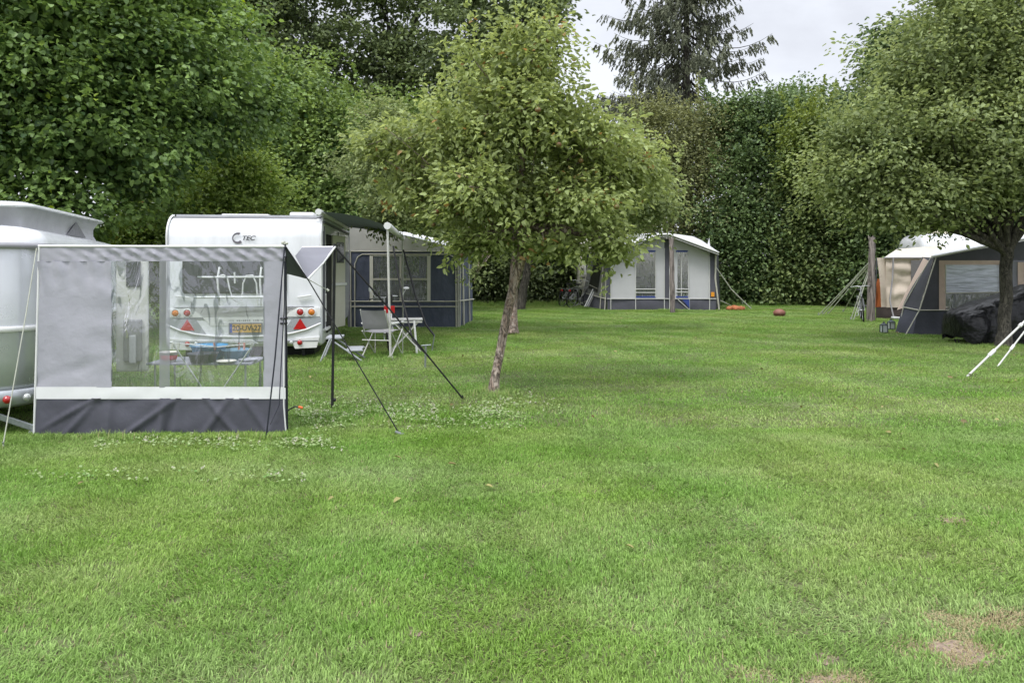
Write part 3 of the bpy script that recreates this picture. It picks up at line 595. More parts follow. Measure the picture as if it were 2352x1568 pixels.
shrub('hedge_shrub', 'dark shrub behind the weathered post and the beige tent', 17.3, 29.6, [B(2040, 420, 29.6, 2.2, 1.3, 2.3), B(2060, 560, 29, 2.4, 1.2, 2.0), B(2010, 640, 28.8, 1.6, 1.0, 1.3), B(2160, 500, 29.2, 2.4, 1.2, 2.4), B(2100, 330, 30, 2.5, 1.3, 2), B(2110, 650, 29, 2, 1, 1.4)], hedge_leaf, nclump=700)
shrub('hedge_shrub', 'dark shrub beyond the right apple trunk at the edge of the picture', 22, 29.4, [B(2290, 400, 29.4, 2.6, 1.3, 2.8), B(2420, 420, 29.4, 2.6, 1.3, 2.8), B(2330, 560, 29.2, 2.6, 1.2, 2.2), B(2480, 570, 29.2, 2.8, 1.2, 2.4), B(2250, 600, 29.2, 2.0, 1.2, 2.0)], hedge_leaf, nclump=520)
shrub('hedge_shrub', 'light green leafy shrub peeping out left of the right apple crown', 12.9, 30.2, [B(1865, 300, 29.3, 1.0, 1.0, .75), B(1835, 350, 29.5, .7, .9, .6), B(1890, 390, 29.3, 1.1, 1.0, 1.0)], bright_leaf, nclump=150, core=500, L_=.13)
for X, D, lab, px in [(-14.5, 31.5, 'dark undergrowth shrub behind the big lime, above the pop-top caravan', 250), (-11, 31, 'dark undergrowth shrub seen under the lime, between the left caravans', 500), (-8, 30.5, 'dark undergrowth shrub behind the yellowish bush', 700), (-1.2, 31.5, 'dark undergrowth shrub right of the blue awning, under the apple trees', 1120), (2.2, 31.8, 'dark undergrowth shrub behind the distant bicycles', 1290), (4.6, 32.6, 'dark undergrowth shrub hidden behind the white awning roof', 1420), (-5.0, 30.2, 'dark undergrowth shrub behind the blue awning', 900)]:
    shrub('hedge_shrub', lab, X, D, [(X-.6, D, 1.3, 1.6, 1.1, 1.5), (X+.8, D, 1.2, 1.6, 1.1, 1.4), (X, D, 3.2, 2.2, 1.2, 1.8), (X+.4, D+.3, 5.2, 2.4, 1.2, 1.7)] + ([(X, D+.3, 7.2, 2.4, 1.2, 1.7)] if X < -4 else []), dark_leaf if X > -4 else hazel_leaf, nclump=420, core=2500)
tree('chestnut_tree', 'round dark tree with large leaves against the sky at upper right', (15.6, 27, 0), [V(15.6, 27, 0), V(15.5, 27, 4), V(15.4, 27, 7)], (.3, .2),
     [B(2050, 190, 27, 1.7, 1.6, 1.6), B(2130, 120, 27, 1.9, 1.7, 1.6), B(2010, 270, 26.6, 1.3, 1.3, 1.0), B(2230, 90, 27, 2.2, 1.8, 1.8), B(2130, 280, 26.8, 2.4, 1.7, 1.7), B(2300, 200, 27, 2.4, 1.8, 2.4), B(2060, 110, 27, 1.0, 1.0, .8)],
     chest_leaf, bark_dark, nclump=560, nleaf=36, crad=.6, L_=.2, W_=.1, droop=.4, shell=.55, core=2500, twigs=4)
for px, py, r, lab in [(1835, 232, 1.9, 'small far round tree on the skyline below the gap of sky'), (1930, 245, 1.5, 'small far tree on the skyline touching the chestnut crown')]:
    q = P(px, py, 48); tree('distant_tree', lab, (q.x, 48, 0), [V(q.x, 48, 0), V(q.x, 48, q.z)], (.25, .15), [(q.x, 48, q.z, r, 1.5, 1.3), (q.x-1, 48, q.z-1.6, r, 1.5, 1.5), (q.x+1, 48, q.z-2, r*1.2, 1.5, 1.6)], hedge_leaf, bark_dark, None, nclump=110, nleaf=30, crad=.7, L_=.24, W_=.14, core=500, twigs=4)

# spruce with hanging branchlets
def spruce(px, D):
    X = (px-CX)*D/F; t = thing('spruce_tree', 'tall spruce with drooping brown-green branches against the sky', 'tree', (X, D, 0)); tk = MB(); br = MB()
    tk.tube([(X, D, z) for z in range(0, 31, 2)], .34, 10, taper=.03)
    A_, X_, S_, T_ = [], [], [], []
    z = 8.0
    while z < 29:
        nb = 3
        for k in range(nb):
            az = rnd.random()*6.283; Lb = max(.5, 6.0*min(1, 1.25-(z-7)/22)**.9*rnd.uniform(.55, 1.1)); pts = []
            for i in range(9):
                s = i/8; pts.append(Vector((X+math.cos(az)*Lb*s, D+math.sin(az)*Lb*s, z-Lb*.30*math.sin(s*2.2)+Lb*.10*s*s+.15)))
            br.tube(pts, .05, 4, taper=.008)
            nh = int(Lb*8.3)
            for j in range(nh):
                s = (rnd.random()**.75)*.95+.05; i = min(7, int(s*8)); p = pts[i].lerp(pts[i+1], s*8-i)
                sd = rnd.uniform(-1, 1)*(.22+.5*(1-s)); p = p+Vector((-math.sin(az)*sd, math.cos(az)*sd, -abs(sd)*.25))
                ln = rnd.uniform(.25, .85)*(1.15-.5*s); m = int(ln*20)+3; tb = rnd.gauss(.45, .2)
                sw = Vector((rnd.gauss(0, .16), rnd.gauss(0, .16), -1)) + Vector((math.cos(az), math.sin(az), 0))*(.1+.4*s)
                for q in range(m):
                    u = q/m; A_.append(tuple(p+sw*ln*u)); X_.append((sw.x+rnd.gauss(0, .4), sw.y+rnd.gauss(0, .4), sw.z)); S_.append(rnd.uniform(.13, .26)); T_.append(tb+rnd.gauss(0, .12))
        z += rnd.uniform(.16, .3)
    A_ = np.array(A_); X_ = np.array(X_); n = len(A_); nr = rng.normal(size=(n, 3))
    leaf_mesh('crown', A_, X_, nr, np.array(S_), np.array(S_)*.34, np.array(T_), needle, t, .02, .02)
    br.build('branches', bark_dark, t); tk.build('trunk', bark_dark, t)
spruce(1577, 44)
def prof_body(outline, x0, x1, bev, seg=3):
    """outline in (y,z), extruded x0..x1, all rim edges rounded; returns an MB in local coordinates"""
    bm = bmesh.new(); a = [bm.verts.new((x0, y, z)) for y, z in outline]; b = [bm.verts.new((x1, y, z)) for y, z in outline]; n = len(outline)
    fa = bm.faces.new(a); fb = bm.faces.new(b[::-1])
    for i in range(n): bm.faces.new((a[i], b[i], b[(i+1) % n], a[(i+1) % n]))
    bmesh.ops.recalc_face_normals(bm, faces=bm.faces)
    ed = [e for e in bm.edges if abs(e.verts[0].co.x-e.verts[1].co.x) < 1e-6]
    bmesh.ops.bevel(bm, geom=ed, offset=bev, segments=seg, affect='EDGES', profile=.5)
    mb = MB(); bm.verts.index_update(); mb.add([v.co.copy() for v in bm.verts], [[v.index for v in f.verts] for f in bm.faces], True); bm.free(); return mb
def smoothed(o, ang=40):
    me = o.data; me.set_sharp_from_angle(angle=R(ang)); return o
def arc(cy, cz, r, a0, a1, n=6): return [(cy+r*math.cos(R(a0+(a1-a0)*i/n)), cz+r*math.sin(R(a0+(a1-a0)*i/n))) for i in range(n+1)]
def rrect(w, h, r, n=5):
    pts = []
    for cx, cz, a0 in ((w/2-r, h/2-r, 0), (-w/2+r, h/2-r, 90), (-w/2+r, -h/2+r, 180), (w/2-r, -h/2+r, 270)):
        pts += [(cx+r*math.cos(R(a0+90*i/n)), cz+r*math.sin(R(a0+90*i/n))) for i in range(n+1)]
    return pts

# ================================================================== middle caravan
cy_, cx_ = 12.6, (561-CX)/135
YAW = R(7.5)
car = thing('caravan', 'white caravan with a round C logo, amber plate and open side door, seen from behind', 'caravan', (cx_, cy_, 0), YAW)
def lx(px): return (px-561)/135
def lz(py): return EYE-(py-HY)/135
W2 = 1.285; LEN = 5.5
out = [(.35, .20), (.10, .21), (.01, .27), (.0, .55), (.03, .98), (.035, 1.7)] + arc(.42, 2.06, .38, 178, 90, 7) + [(1.5, 2.47), (LEN-.9, 2.45)] + arc(LEN-.6, 1.95, .5, 80, 15, 5) + [(LEN, 1.0), (LEN-.1, .5), (LEN-.4, .36)]
body = prof_body(out, -W2, W2, .055).build('body', white_gel, car, world=False); smoothed(body)
m = MB(); m.poly([(-W2+.06, .40, 2.452), (W2-.06, .40, 2.452), (W2-.06, LEN-.8, 2.46), (-W2+.06, LEN-.8, 2.46)], .035, (0, 0, 1)); m.build('roof', mat('roof_grey', (.42, .43, .45), .5, 0, .2, 4), car, world=False)
m = MB(); m.box((-.25, 1.6, 2.53), (.85, .8, .06), bev=.02); m.build('roof_vent', white_plastic, car, world=False)
m = MB(); m.box((.82, 1.1, 2.535), (.44, .44, .09), bev=.035); m.build('roof_vent', white_plastic, car, world=False)
m = MB()                                                     # roof rails, seams
m.tube([(-W2+.1, .16, 2.42), (W2-.1, .16, 2.42)], .012, 6); m.build('roof_trim', mat('grey_trim', (.25, .25, .27), .4, 0, .1, 8), car, world=False)
for s in (-1, 1):
    m = MB(); m.tube([(s*W2*.985, .05, .55), (s*W2*.985, .045, 1.7)]+[(s*W2*.985, y-.0, z+.01) for y, z in arc(.42, 2.06, .40, 178, 90, 7)], .018, 6)
    m.build('corner_trim', white_plastic, car, world=False)
# rear window
def rearpanel(x0, x1, z0, z1, r, y, th, material, name, par=None):
    m = MB(); c = ((x0+x1)/2, (z0+z1)/2); m.poly([(c[0]+a, y, c[1]+b) for a, b in rrect(x1-x0, z1-z0, r)], th, (0, 1, 0)); return m.build(name, material, par or car, world=False)
win = rearpanel(lx(425), lx(655), lz(674), lz(594), .05, .005, .06, black_pl, 'window_frame')
rearpanel(lx(430), lx(650), lz(670), lz(598), .04, -.004, .03, dgrey_win, 'window_pane', win)
# horizontal seams and silver lower corners
sil = silver
m = MB(); m.box((0, .012, lz(705)), (2.3, .02, .008)); m.box((0, .006, lz(731)), (2.2, .02, .02)); m.box((0, -.012, lz(784)), (2.45, .03, .022), bev=.008); m.build('seam', mat('seam_grey', (.3, .31, .33), .5, 0, .1, 8), car, world=False)
m = MB(); m.poly([(lx(x), -.006, lz(y)) for x, y in [(392, 710), (445, 706), (462, 720), (488, 748), (640, 748), (662, 716), (682, 706), (731, 708), (731, 728), (392, 728)]][::1], .03, (0, 1, 0)); m.build('light_panel', white_plastic, car, world=False)
for s in (-1, 1):
    m = MB(); pts = [(s*1.27, lz(730)), (s*.80, lz(730)), (s*.62, lz(766)), (s*.95, lz(763)), (s*1.27, lz(742))]; m.poly([(a, -.004, b) for a, b in pts], .03, (0, 1, 0)); m.build('corner_panel', sil, car, world=False)
    m = MB(); m.tube([(s*1.27, -.004, lz(744)), (s*1.05, -.012, lz(757)), (s*.8, -.012, lz(766)), (s*.45, -.012, lz(772)), (0, -.012, lz(773))], .018, 6); m.build('bumper_line', white_plastic, car, world=False)
    m = MB(); pts = [(s*1.25, lz(775)), (s*.86, lz(779)), (s*.80, lz(792)), (s*.84, lz(802)), (s*1.2, lz(800))]; m.poly([(a, -.02, b) for a, b in pts], .05, (0, 1, 0)); m.build('bumper_corner', white_plastic, car, world=False)
    for k, (xx, mt, nm) in enumerate([(s*1.115, amber_lens, 'indicator_light'), (s*.925, red_lens, 'tail_light')]):
        m = MB(); m.lathe([(.001, -.035), (.03, -.034), (.05, -.022), (.056, 0)], (xx, -.006, lz(718)), 20, 'y'); h = m.build(nm, mt, car, world=False)
        m = MB(); m.lathe([(.056, .0), (.058, -.02), (.070, -.02), (.074, .0)], (xx, -.006, lz(718)), 20, 'y'); m.build('bezel', white_plastic, h, world=False)
    xx = s*.925; tz = lz(747)
    m = MB(); m.poly([(xx-.115, -.02, tz-.075), (xx+.115, -.02, tz-.075), (xx, -.02, tz+.11)], .014, (0, 1, 0)); m.build('reflector_triangle', red_refl, car, world=False)
    m = MB(); m.lathe([(.001, -.03), (.03, -.03), (.045, 0)], (s*.92, -.025, lz(788)), 16, 'y'); m.build('fog_light', red_lens, car, world=False)
    m = MB(); m.lathe([(.001, -.02), (.03, -.02), (.036, 0)], (s*.78, -.025, lz(788)), 16, 'y'); m.build('reversing_light', clear_lens, car, world=False)
    m = MB(); m.box((s*1.0, -.02, lz(681)), (.24, .035, .03), Matrix.Rotation(R(-8*s), 3, 'Y'), .012); m.build('handle', white_plastic, car, world=False)
# number plate
pl = rearpanel(lx(527), lx(602), lz(767), lz(741), .01, -.022, .016, mat('plate_holder', (.22, .22, .26), .4, 0, .1, 10), 'plate_holder')
rearpanel(lx(535), lx(599), lz(763), lz(744), .006, -.028, .012, mat('plate_amber', (.72, .42, .10), .4, 0, .05, 10), 'number_plate', pl)
rearpanel(lx(529.5), lx(535), lz(763), lz(744), .004, -.029, .012, mat('plate_blue', (.06, .09, .4), .4, 0, .05, 10), 'blue_band', pl)
text_mesh('20-UV-27', .125, Matrix.Translation((lx(567), -.0305, lz(753.5))) @ FACE @ Matrix.Scale(.95, 4, (1, 0, 0)), black_pl, pl, 'plate_lettering', .001, 0, .002)
# logo
lg = mat('logo_grey', (.16, .15, .17), .4, .2, .1, 10); lg2 = mat('logo_dark', (.055, .055, .065), .4, .2, .1, 10)
m = MB(); pts = []; c0 = (lx(546.5), lz(547)); ro, n = .098, 30
for i in range(n+1): a = R(62+(250)*i/n); pts.append((c0[0]+ro*math.cos(a), -.014+.03, c0[1]+ro*math.sin(a)))
for i in range(n, -1, -1):
    a = R(72+(245)*i/n); wv = .012+.026*abs(math.cos((a-R(180))*.9))**.5*0+.012+.02*abs(i/n-.5)*2; pts.append((c0[0]-.006+(ro-wv)*math.cos(a), .016, c0[1]+.004+(ro-wv)*math.sin(a)))
for i in range(n):
    m.add([pts[i], pts[i+1], pts[2*n+1-i-1], pts[2*n+1-i]], [(0, 1, 2, 3)])
m.build('logo_ring', lg, car, world=False)
text_mesh('TEC', .105, Matrix.Translation((lx(568.5), .014, lz(547))) @ FACE @ Matrix.Scale(1.15, 4, (1, 0, 0)), lg2, car, 'logo_lettering', .001, .3, .002)
m = MB()                                                     # small dark lettering row above the plate, too worn to read
for i in range(17):
    if i not in (3, 11): m.box((lx(527)+i*.034, -.004, lz(736)), (.02, .004, .018+.012*(i*7 % 3)/2))
m.build('worn_lettering', lg, car, world=False)
# bicycle rack of white tube
m = MB(); ry = -.16
def rk(x, y, d=0): return Vector((lx(x), ry+d, lz(y)))
m.tube([rk(464, 636), rk(650, 636)], .017); m.tube([rk(460, 681, -.1), rk(640, 681, -.1)], .02)
m.tube([rk(508, 614, .1), rk(507, 640), rk(508, 700, .1)], .018); m.tube([rk(600, 614, .1), rk(600, 640), rk(600, 702, .1)], .018)
m.tube([rk(511, 634), rk(520, 631), rk(528, 636), rk(533, 660), rk(540, 684, -.04), rk(552, 691, -.08)], .014)
m.tube([rk(560, 690), rk(563, 650), rk(570, 633), rk(584, 632), rk(592, 650), rk(594, 702, .05)], .014)
m.tube([rk(544, 625), rk(545, 650)], .016)
for x in (508, 600): m.tube([rk(x, 681, -.1), rk(x, 681, .17)], .014); m.tube([rk(x, 616, .1), rk(x, 616, .19)], .014)
m.build('bicycle_rack', white_plastic, car, world=False)
# chassis, wheels, black box added for the dark shade and clutter beneath
m = MB(); m.box((0, 2.7, .34), (2.0, 4.9, .1)); m.box((0, .35, .27), (1.9, .08, .16)); m.box((0, .95, .11), (2.2, .9, .2)); m.box((0, 2.9, .22), (2.0, .1, .1)); m.tube([(-.9, .3, .3), (-.95, .25, .03)], .03); m.tube([(.9, .3, .3), (.95, .25, .03)], .03)
m.build('chassis', black_pl, car, world=False)
for s in (-1, 1):
    m = MB(); m.torus((s*1.08, 2.9, .33), .25, .085, 'x', 28, 10); w_ = m.build('wheel', rubber, car, world=False)
    m = MB(); m.lathe([(.001, .05*s), (.1, .055*s), (.19, .02*s), (.2, -.02*s)], (s*1.09, 2.9, .33), 20, 'x'); m.build('rim', alu, w_, world=False)
m = MB(); m.tube([(-.5, LEN-.3, .38), (0, LEN+1.0, .42)], .035); m.tube([(.5, LEN-.3, .38), (0, LEN+1.0, .42)], .035); m.build('drawbar', galv, car, world=False)
# side: awning rails, doorway, door swung open, service hatch
m = MB(); XS = W2+.008
for y0, z0, z1 in [(.16, .5, 2.2), (.30, .5, 2.3), (2.75, .5, 2.3)]: m.box((XS, y0, (z0+z1)/2), (.02, .022, z1-z0))
m.box((XS, 2.7, 2.36), (.03, 5.0, .04)); m.build('side_rail', mat('rail_grey', (.12, .12, .14), .5, .3, .1, 8), car, world=False)
m = MB(); m.box((XS+.004, .95, 1.28), (.03, .66, 1.78), bev=.012); dw = m.build('doorway', mat('dark_interior', (.03, .028, .03), .9, 0, .3, 4), car, world=False)
m = MB(); m.box((XS+.004, 2.0, 1.5), (.03, .9, .6), bev=.012); m.build('side_window', dgrey_win, car, world=False)
m = MB(); m.box((XS+.004, .42, .85), (.02, .2, .5), bev=.008); m.build('service_hatch', white_plastic, car, world=False)
m = MB(); m.box((XS, .6, .47), (.10, .5, .05), bev=.02); m.build('grab_rail', white_plastic, car, world=False)
dm = mat('cream_door', (.60, .585, .50), .45, 0, .08, 4)
rotd = Matrix.Rotation(R(-16), 3, 'Z'); hz = Vector((XS+.03, 1.3, 0))
def dl(y, z, x=0): return hz + rotd @ Vector((x, y, z))
m = MB(); m.box(dl(.31, 1.72), (.045, .62, .92), rotd, .02); m.box(dl(.31, .82), (.045, .62, .82), rotd, .02); dr = m.build('door', dm, car, world=False)
m = MB(); m.box(dl(.31, 1.24, .02), (.07, .62, .05), rotd, .015); m.build('door_shelf', white_plastic, dr, world=False)
m = MB(); m.box(dl(.33, 1.85, .03), (.02, .36, .4), rotd, .01); m.build('door_window', dgrey_win, dr, world=False)
# roll-out awning: cassette, canopy, rail and two legs
AW = mat('awning_cloth', (.05, .065, .05), .7, 0, .2, 3, .2, 10, trans=.25)
m = MB(); m.tube([(W2-.06, .02, 2.53), (W2-.02, 5.1, 2.52)], .055, 10); m.build('awning_cassette', white_plastic, car, world=False)
RT = (Matrix.Translation(car.location) @ Matrix.Rotation(YAW, 4, 'Z')).inverted()
a0 = RT @ P(890, 519, 12.9); a1 = RT @ P(925, 548, 19.0)
m = MB(); m.sheet((W2, .08, 2.54), (W2, 5.0, 2.52), a1, a0, 12, 8, lambda u, v: -.05*math.sin(math.pi*v), .012, 1.2); m.build('awning_canopy', AW, car, world=False)
m = MB(); m.tube([a0+Vector((0, -.08, 0)), a1], .065, 8); m.build('awning_rail', white_plastic, car, world=False)
for top, bot in ((a0+Vector((0, 0, -.02)), RT @ G(897, 822)), (a1+Vector((0, -.3, -.02)), RT @ G(926, 752))):
    m = MB(); m.tube([top, bot], .021, 8); m.box(bot+Vector((0, 0, .015)), (.09, .09, .03)); m.build('awning_leg', alu_w, car, world=False)

# folding caravan step beside the door
st_ = thing('folding_step', 'grey two-tread folding step standing under the caravan door', 'step', G(775, 815))
sm_ = mat('step_grey', (.42, .44, .47), .5, 0, .1, 9)
g0 = G(775, 832); ex = Vector((math.cos(YAW), math.sin(YAW), 0)); ey = Vector((-math.sin(YAW), math.cos(YAW), 0))
for dx, h, nm in ((-.06, .40, 'tread'), (.27, .20, 'tread')):
    m = MB(); m.box(g0+ex*dx+ey*.25+Vector((0, 0, h)), (.26, .5, .03), Matrix.Rotation(YAW, 3, 'Z'), .008); m.build(nm, sm_, st_)
for y_ in (0, .5):
    m = MB(); a = g0+ey*y_; m.tube([a+ex*-.12+Vector((0, 0, .39)), a+ex*-.28], .018, 4); m.tube([a+ex*-.1+Vector((0, 0, .37)), a+ex*.42], .018, 4); m.tube([a+ex*.15+Vector((0, 0, .19)), a+ex*.42+Vector((0, 0, .19))], .015, 4); m.build('side_frame', sm_, st_)
# plates of the levelling jack
# ================================================================== pop-top caravan at the left edge
pc0 = Vector(((82-CX)*7.0/F, 7.0, 0)); PY = R(16.5)
pop = thing('pop_top_caravan', 'silver rounded pop-top caravan with its roof raised, cut by the left edge', 'caravan', pc0, PY)
def plan(w, l, r, n=6, x1=0, y0=0, x0=None):
    """rounded rectangle in plan: x from x1-w to x1, y from y0 to y0+l"""
    c = [(x1-r, y0+r, -90), (x1-r, y0+l-r, 0), (x1-w+r, y0+l-r, 90), (x1-w+r, y0+r, 180)]; o = []
    for cx, cy, a in c: o += [(cx+r*math.cos(R(a+90*i/n)), cy+r*math.sin(R(a+90*i/n))) for i in range(n+1)]
    return o
def loft(levels, cap=True):
    m = MB(); vs = []; n = len(levels[0][0])
    for pl_, z in levels: vs += [Vector((x, y, z)) if not callable(z) else Vector((x, y, z(x, y))) for x, y in pl_]
    fs = [[i*n+k, i*n+(k+1) % n, (i+1)*n+(k+1) % n, (i+1)*n+k] for i in range(len(levels)-1) for k in range(n)]
    m.add(vs, fs, True)
    if cap: m.add(vs[-n:], [list(range(n))], True); m.add(vs[:n], [list(range(n))[::-1]], True)
    return m
WP, LP = 1.98, 3.75
def pp(ins, r=.42): return plan(WP-2*ins, LP-2*ins, max(.12, r-ins), 7, -ins, ins)
loft([(pp(.06), .40), (pp(.01), .48), (pp(0), .70), (pp(0), .985)]).build('lower_body', mat('silver_lower', (.42, .45, .44), .25, .45, .08, 2), pop, world=False)
loft([(pp(0), .985), (pp(0), 1.6), (pp(.02), 1.775)]).build('body', mat('silver_upper', (.74, .75, .82), .25, .25, .08, 2), pop, world=False)
loft([(pp(-.012), .975), (pp(-.02), .985), (pp(-.02), 1.015), (pp(-.012), 1.025)]).build('trim_rail', white_plastic, pop, world=False)
loft([(pp(-.02), 1.765), (pp(-.03), 1.785), (pp(-.02), 1.81), (pp(.03), 1.83)]).build('gutter', mat('gutter_grey', (.3, .3, .32), .4, .2, .1, 8), pop, world=False)
def rz_(z): return lambda x, y: z + .08*math.exp(-((y-.3)/1.0)**2)*0 + .07*max(0, 1-(y/1.3))**1.0*(z > 1.85)
loft([(pp(.0), 1.815), (pp(.01), 1.86), (pp(.07), rz_(1.89)), (pp(.17), rz_(1.92)), (pp(.30), rz_(1.94))]).build('roof', white_gel, pop, world=False)
def pin(ins, y0=.42, y1=3.45, r=.25): return plan(WP-2*ins, y1-y0-0*ins, r, 7, -ins, y0)
m = loft([(plan(1.5, 3.0, .1, 7, -.24, .42), 1.93), (plan(1.44, 2.92, .1, 7, -.27, .43), 2.0), (plan(1.44, 2.92, .1, 7, -.27, .43), 2.08), (plan(1.54, 3.06, .1, 7, -.22, .38), 2.2)], False)
for i, v in enumerate(m.v): v += noise.noise_vector(v*6)*.016
m.build('roof_tent', mat('bellows_canvas', (.62, .62, .66), .8, 0, .12, 5, .5, 16, trans=.2, dist=.02), pop, world=False)
def lid(z): return lambda x, y: z - .04 + .05*math.cos((y-1.9)*.9)
m = loft([(plan(1.44, 3.1, .3, 7, -.27, .36), lid(2.225)), (plan(1.64, 3.42, .34, 7, -.17, .20), lid(2.205)), (plan(1.68, 3.48, .36, 7, -.15, .17), lid(2.215)), (plan(1.64, 3.42, .34, 7, -.17, .20), lid(2.235)), (plan(1.36, 3.0, .3, 7, -.31, .41), lid(2.268)), (plan(.8, 2.0, .25, 7, -.6, .9), lid(2.285))])
m.build('pop_roof', white_gel, pop, world=False)
m = MB(); yb, xb = 2.35, -.245
m.poly([(xb, yb-.42, 1.96), (xb, yb+.42, 1.96), (xb, yb, 2.14)], .006, (1, 0, 0)); m.build('tent_window', mat('mesh_grey', (.26, .26, .28), .9, 0, .3, 30), pop, world=False)
# rear light cluster, rear window, running gear
bp_ = loft([(pp(.10), .25), (pp(-.01), .29), (pp(-.03), .34), (pp(-.03), .40), (pp(-.005), .425)]).build('bumper', mat('bumper_silver', (.4, .42, .44), .35, .5, .1, 8), pop, world=False)
for xx, yy, mt, nm in ((-.235, .03, red_lens, 'tail_light'), (-.105, .13, clear_lens, 'reversing_light'), (-.42, -.02, amber_lens, 'indicator_light')):
    m = MB(); m.lathe([(.001, -.03), (.02, -.028), (.038, 0)], (xx, yy-.03, .345), 16, 'y'); m.build(nm, mt, pop, world=False)
m = MB(); m.box((-.98, -.01, 1.4), (1.2, .02, .42), bev=.008); m.build('window', dgrey_win, pop, world=False)
m = MB(); m.box((-1, 1.9, .34), (1.5, 3.3, .1)); m.box((-1, .6, .27), (1.6, .1, .14)); m.build('chassis', black_pl, pop, world=False)
for s in (-.16, -WP+.16):
    m = MB(); m.torus((s, 2.0, .29), .2, .08, 'x', 24, 10); m.build('wheel', rubber, pop, world=False)
m = MB(); m.box((-.30, .12, .155), (.75, .03, .06), Matrix.Rotation(R(24), 3, 'Y'), .01); m.box((-.02, .12, .012), (.12, .12, .02)); m.build('corner_steady', galv, pop, world=False)
# its side door folded open behind the windscreen, cream inside face with pockets
m = MB(); dn = Vector((0, 1.75, 0)); rd = Matrix.Rotation(R(-8), 3, 'Z')
def dp(x, z, y=0): return dn + rd @ Vector((x, y, z))
m.box(dp(.52, 1.06), (.36, .05, 1.42), rd, .03); dd_ = m.build('door', mat('cream_panel', (.72, .71, .66), .5, 0, .08, 4), pop, world=False)
m = MB(); m.box(dp(.54, 1.5, -.035), (.16, .02, .3), rd, .01); m.build('door_window', dgrey_win, dd_, world=False)
m = MB(); m.box(dp(.54, .72, -.05), (.2, .06, .5), rd, .02); m.build('door_pocket', mat('pocket_grey', (.3, .3, .3), .6, 0, .2, 8), dd_, world=False)
m = MB(); m.box(dp(.55, .62, -.09), (.08, .03, .34), rd, .02); m.build('hanging_pouch', mat('pouch_white', (.6, .6, .62), .7, 0, .2, 8), dd_, world=False)
m = MB(); m.tube([P(84, 570, 6.95), P(60, 720, 6.75), G(6, 1028)], .005, 5); m.build('guy_rope', white_cord, pop)
m = MB(); q = G(6, 1028); m.tube([q+Vector((0, 0, .05)), q+Vector((.01, .04, -.05))], .006, 5); m.build('peg', galv, pop)

# ================================================================== windscreen
ws = thing('windscreen', 'grey canvas windscreen with a large clear window, white band and charcoal skirt', 'windscreen', G(370, 998))
def wp(px, py, dy=0):
    u = (px-80)/575; D = 6.97+.13*u+dy; return P(px, py, D)
def wsheet(x0, x1, y0, y1, name, mt, nu=16, nv=12, amp=.008, freq=4, disp=None, seed=0, dy=0, xl=None):
    xl = xl if xl is not None else x0
    m = MB(); m.sheet(wp(xl, y1, dy), wp(x1, y1, dy), wp(x1, y0, dy), wp(x0, y0, dy), nu, nv, disp, amp, freq, seed); return m.build(name, mt, ws)
def zz(a):
    t = abs((a*13) % 1*2-1); return t
wsheet(90, 655, 567, 600, 'header_band', fab_band, 200, 14, .006, 6, lambda u, v: .055*math.sin(math.pi*v)*(abs((u*14+v*.9) % 1*2-1)-.5)*(abs((u*11-v*.7+.2) % 1*2-1)+.3)*min(1, u*3))
wsheet(89, 257, 600, 889, 'side_panel', fab_l, 30, 36, .008, 3.2, lambda u, v: .009*math.sin(v*26+u*2)*u**2 + .02*max(0, 1-((1-v)*4))*math.sin(u*26+v*14) + .012*math.exp(-((v+u*.25-1.0)/.05)**2) - .010*math.exp(-((v-u*.18-.05)/.04)**2), xl=84)
wsheet(605, 655, 600, 893, 'side_panel', fab_l, 10, 30, .006, 3, seed=4)
wsheet(255, 372, 599, 891, 'clear_window', clear, 14, 24, .009, 3.4, seed=2)
wsheet(384, 607, 599, 889, 'clear_window', clear, 20, 24, .009, 3.4, seed=3)
wsheet(366, 390, 598, 890, 'window_strip', film('grey_strip', (.5, .5, .54), .32, .3, .2, 6, .02), 4, 20, .006, 3, dy=-.006)
wsheet(83, 656, 888, 916, 'white_band', fab_w, 40, 4, .004, 4, dy=-.005)
sk = MB()
def skd(u, v):
    w_ = 0
    for c, sl, am in ((.06, .25, .03), (.16, .12, .02), (.50, .02, .03), (.53, .03, -.02), (.42, .2, .028), (.76, -.12, .03), (.70, .10, .02), (.29, .0, .02), (.90, -.10, .03), (.95, .08, .02)):
        w_ += am*math.exp(-((u-c-sl*(v-.3))/.016)**2)*(1-.4*v)
    return w_*min(1, 8*min(u, 1-u))
sk.sheet(wp(78, 999), wp(657, 994), wp(657, 914), wp(84, 914), 150, 14, skd, .012, 4, 5); sk.build('skirt', fab_d, ws)
m = MB(); m.tube([wp(88, 565), wp(370, 566), wp(655, 566)], .011, 8); m.build('top_rail', white_plastic, ws)
m = MB(); m.tube([wp(90, 566), wp(84, 800), wp(78, 1000)], .010, 6); m.build('edge_piping', white_plastic, ws)
m = MB(); m.tube([wp(651, 596), wp(652, 890), wp(652, 930), wp(657, 994)], .008, 6); m.build('edge_piping', white_plastic, ws)
m = MB(); m.tube([wp(654, 561, .06), wp(657, 800, .06), wp(659, 996, .06)], .014, 8); m.build('pole', navy, ws)
m = MB(); m.tube([wp(90, 566, .04), wp(79, 1000, .04)], .009, 8); m.build('pole', navy, ws)
m = MB()
m.tube([wp(654, 562, .0), wp(632, 820, -.20), G(611, 1008)], .008, 6); m.build('guy_strap', navy, ws); m = MB(); m.tube([wp(654, 600, 0), wp(653, 700, -.02), wp(641, 930, -.1), wp(620, 975, -.2)], .006, 6); m.build('guy_strap', navy, ws)
for y in (591, 731, 742, 888): 
    m = MB(); m.box(wp(652, y, .02), (.06, .05, .016), bev=.004); m.build('clamp', black_pl, ws)
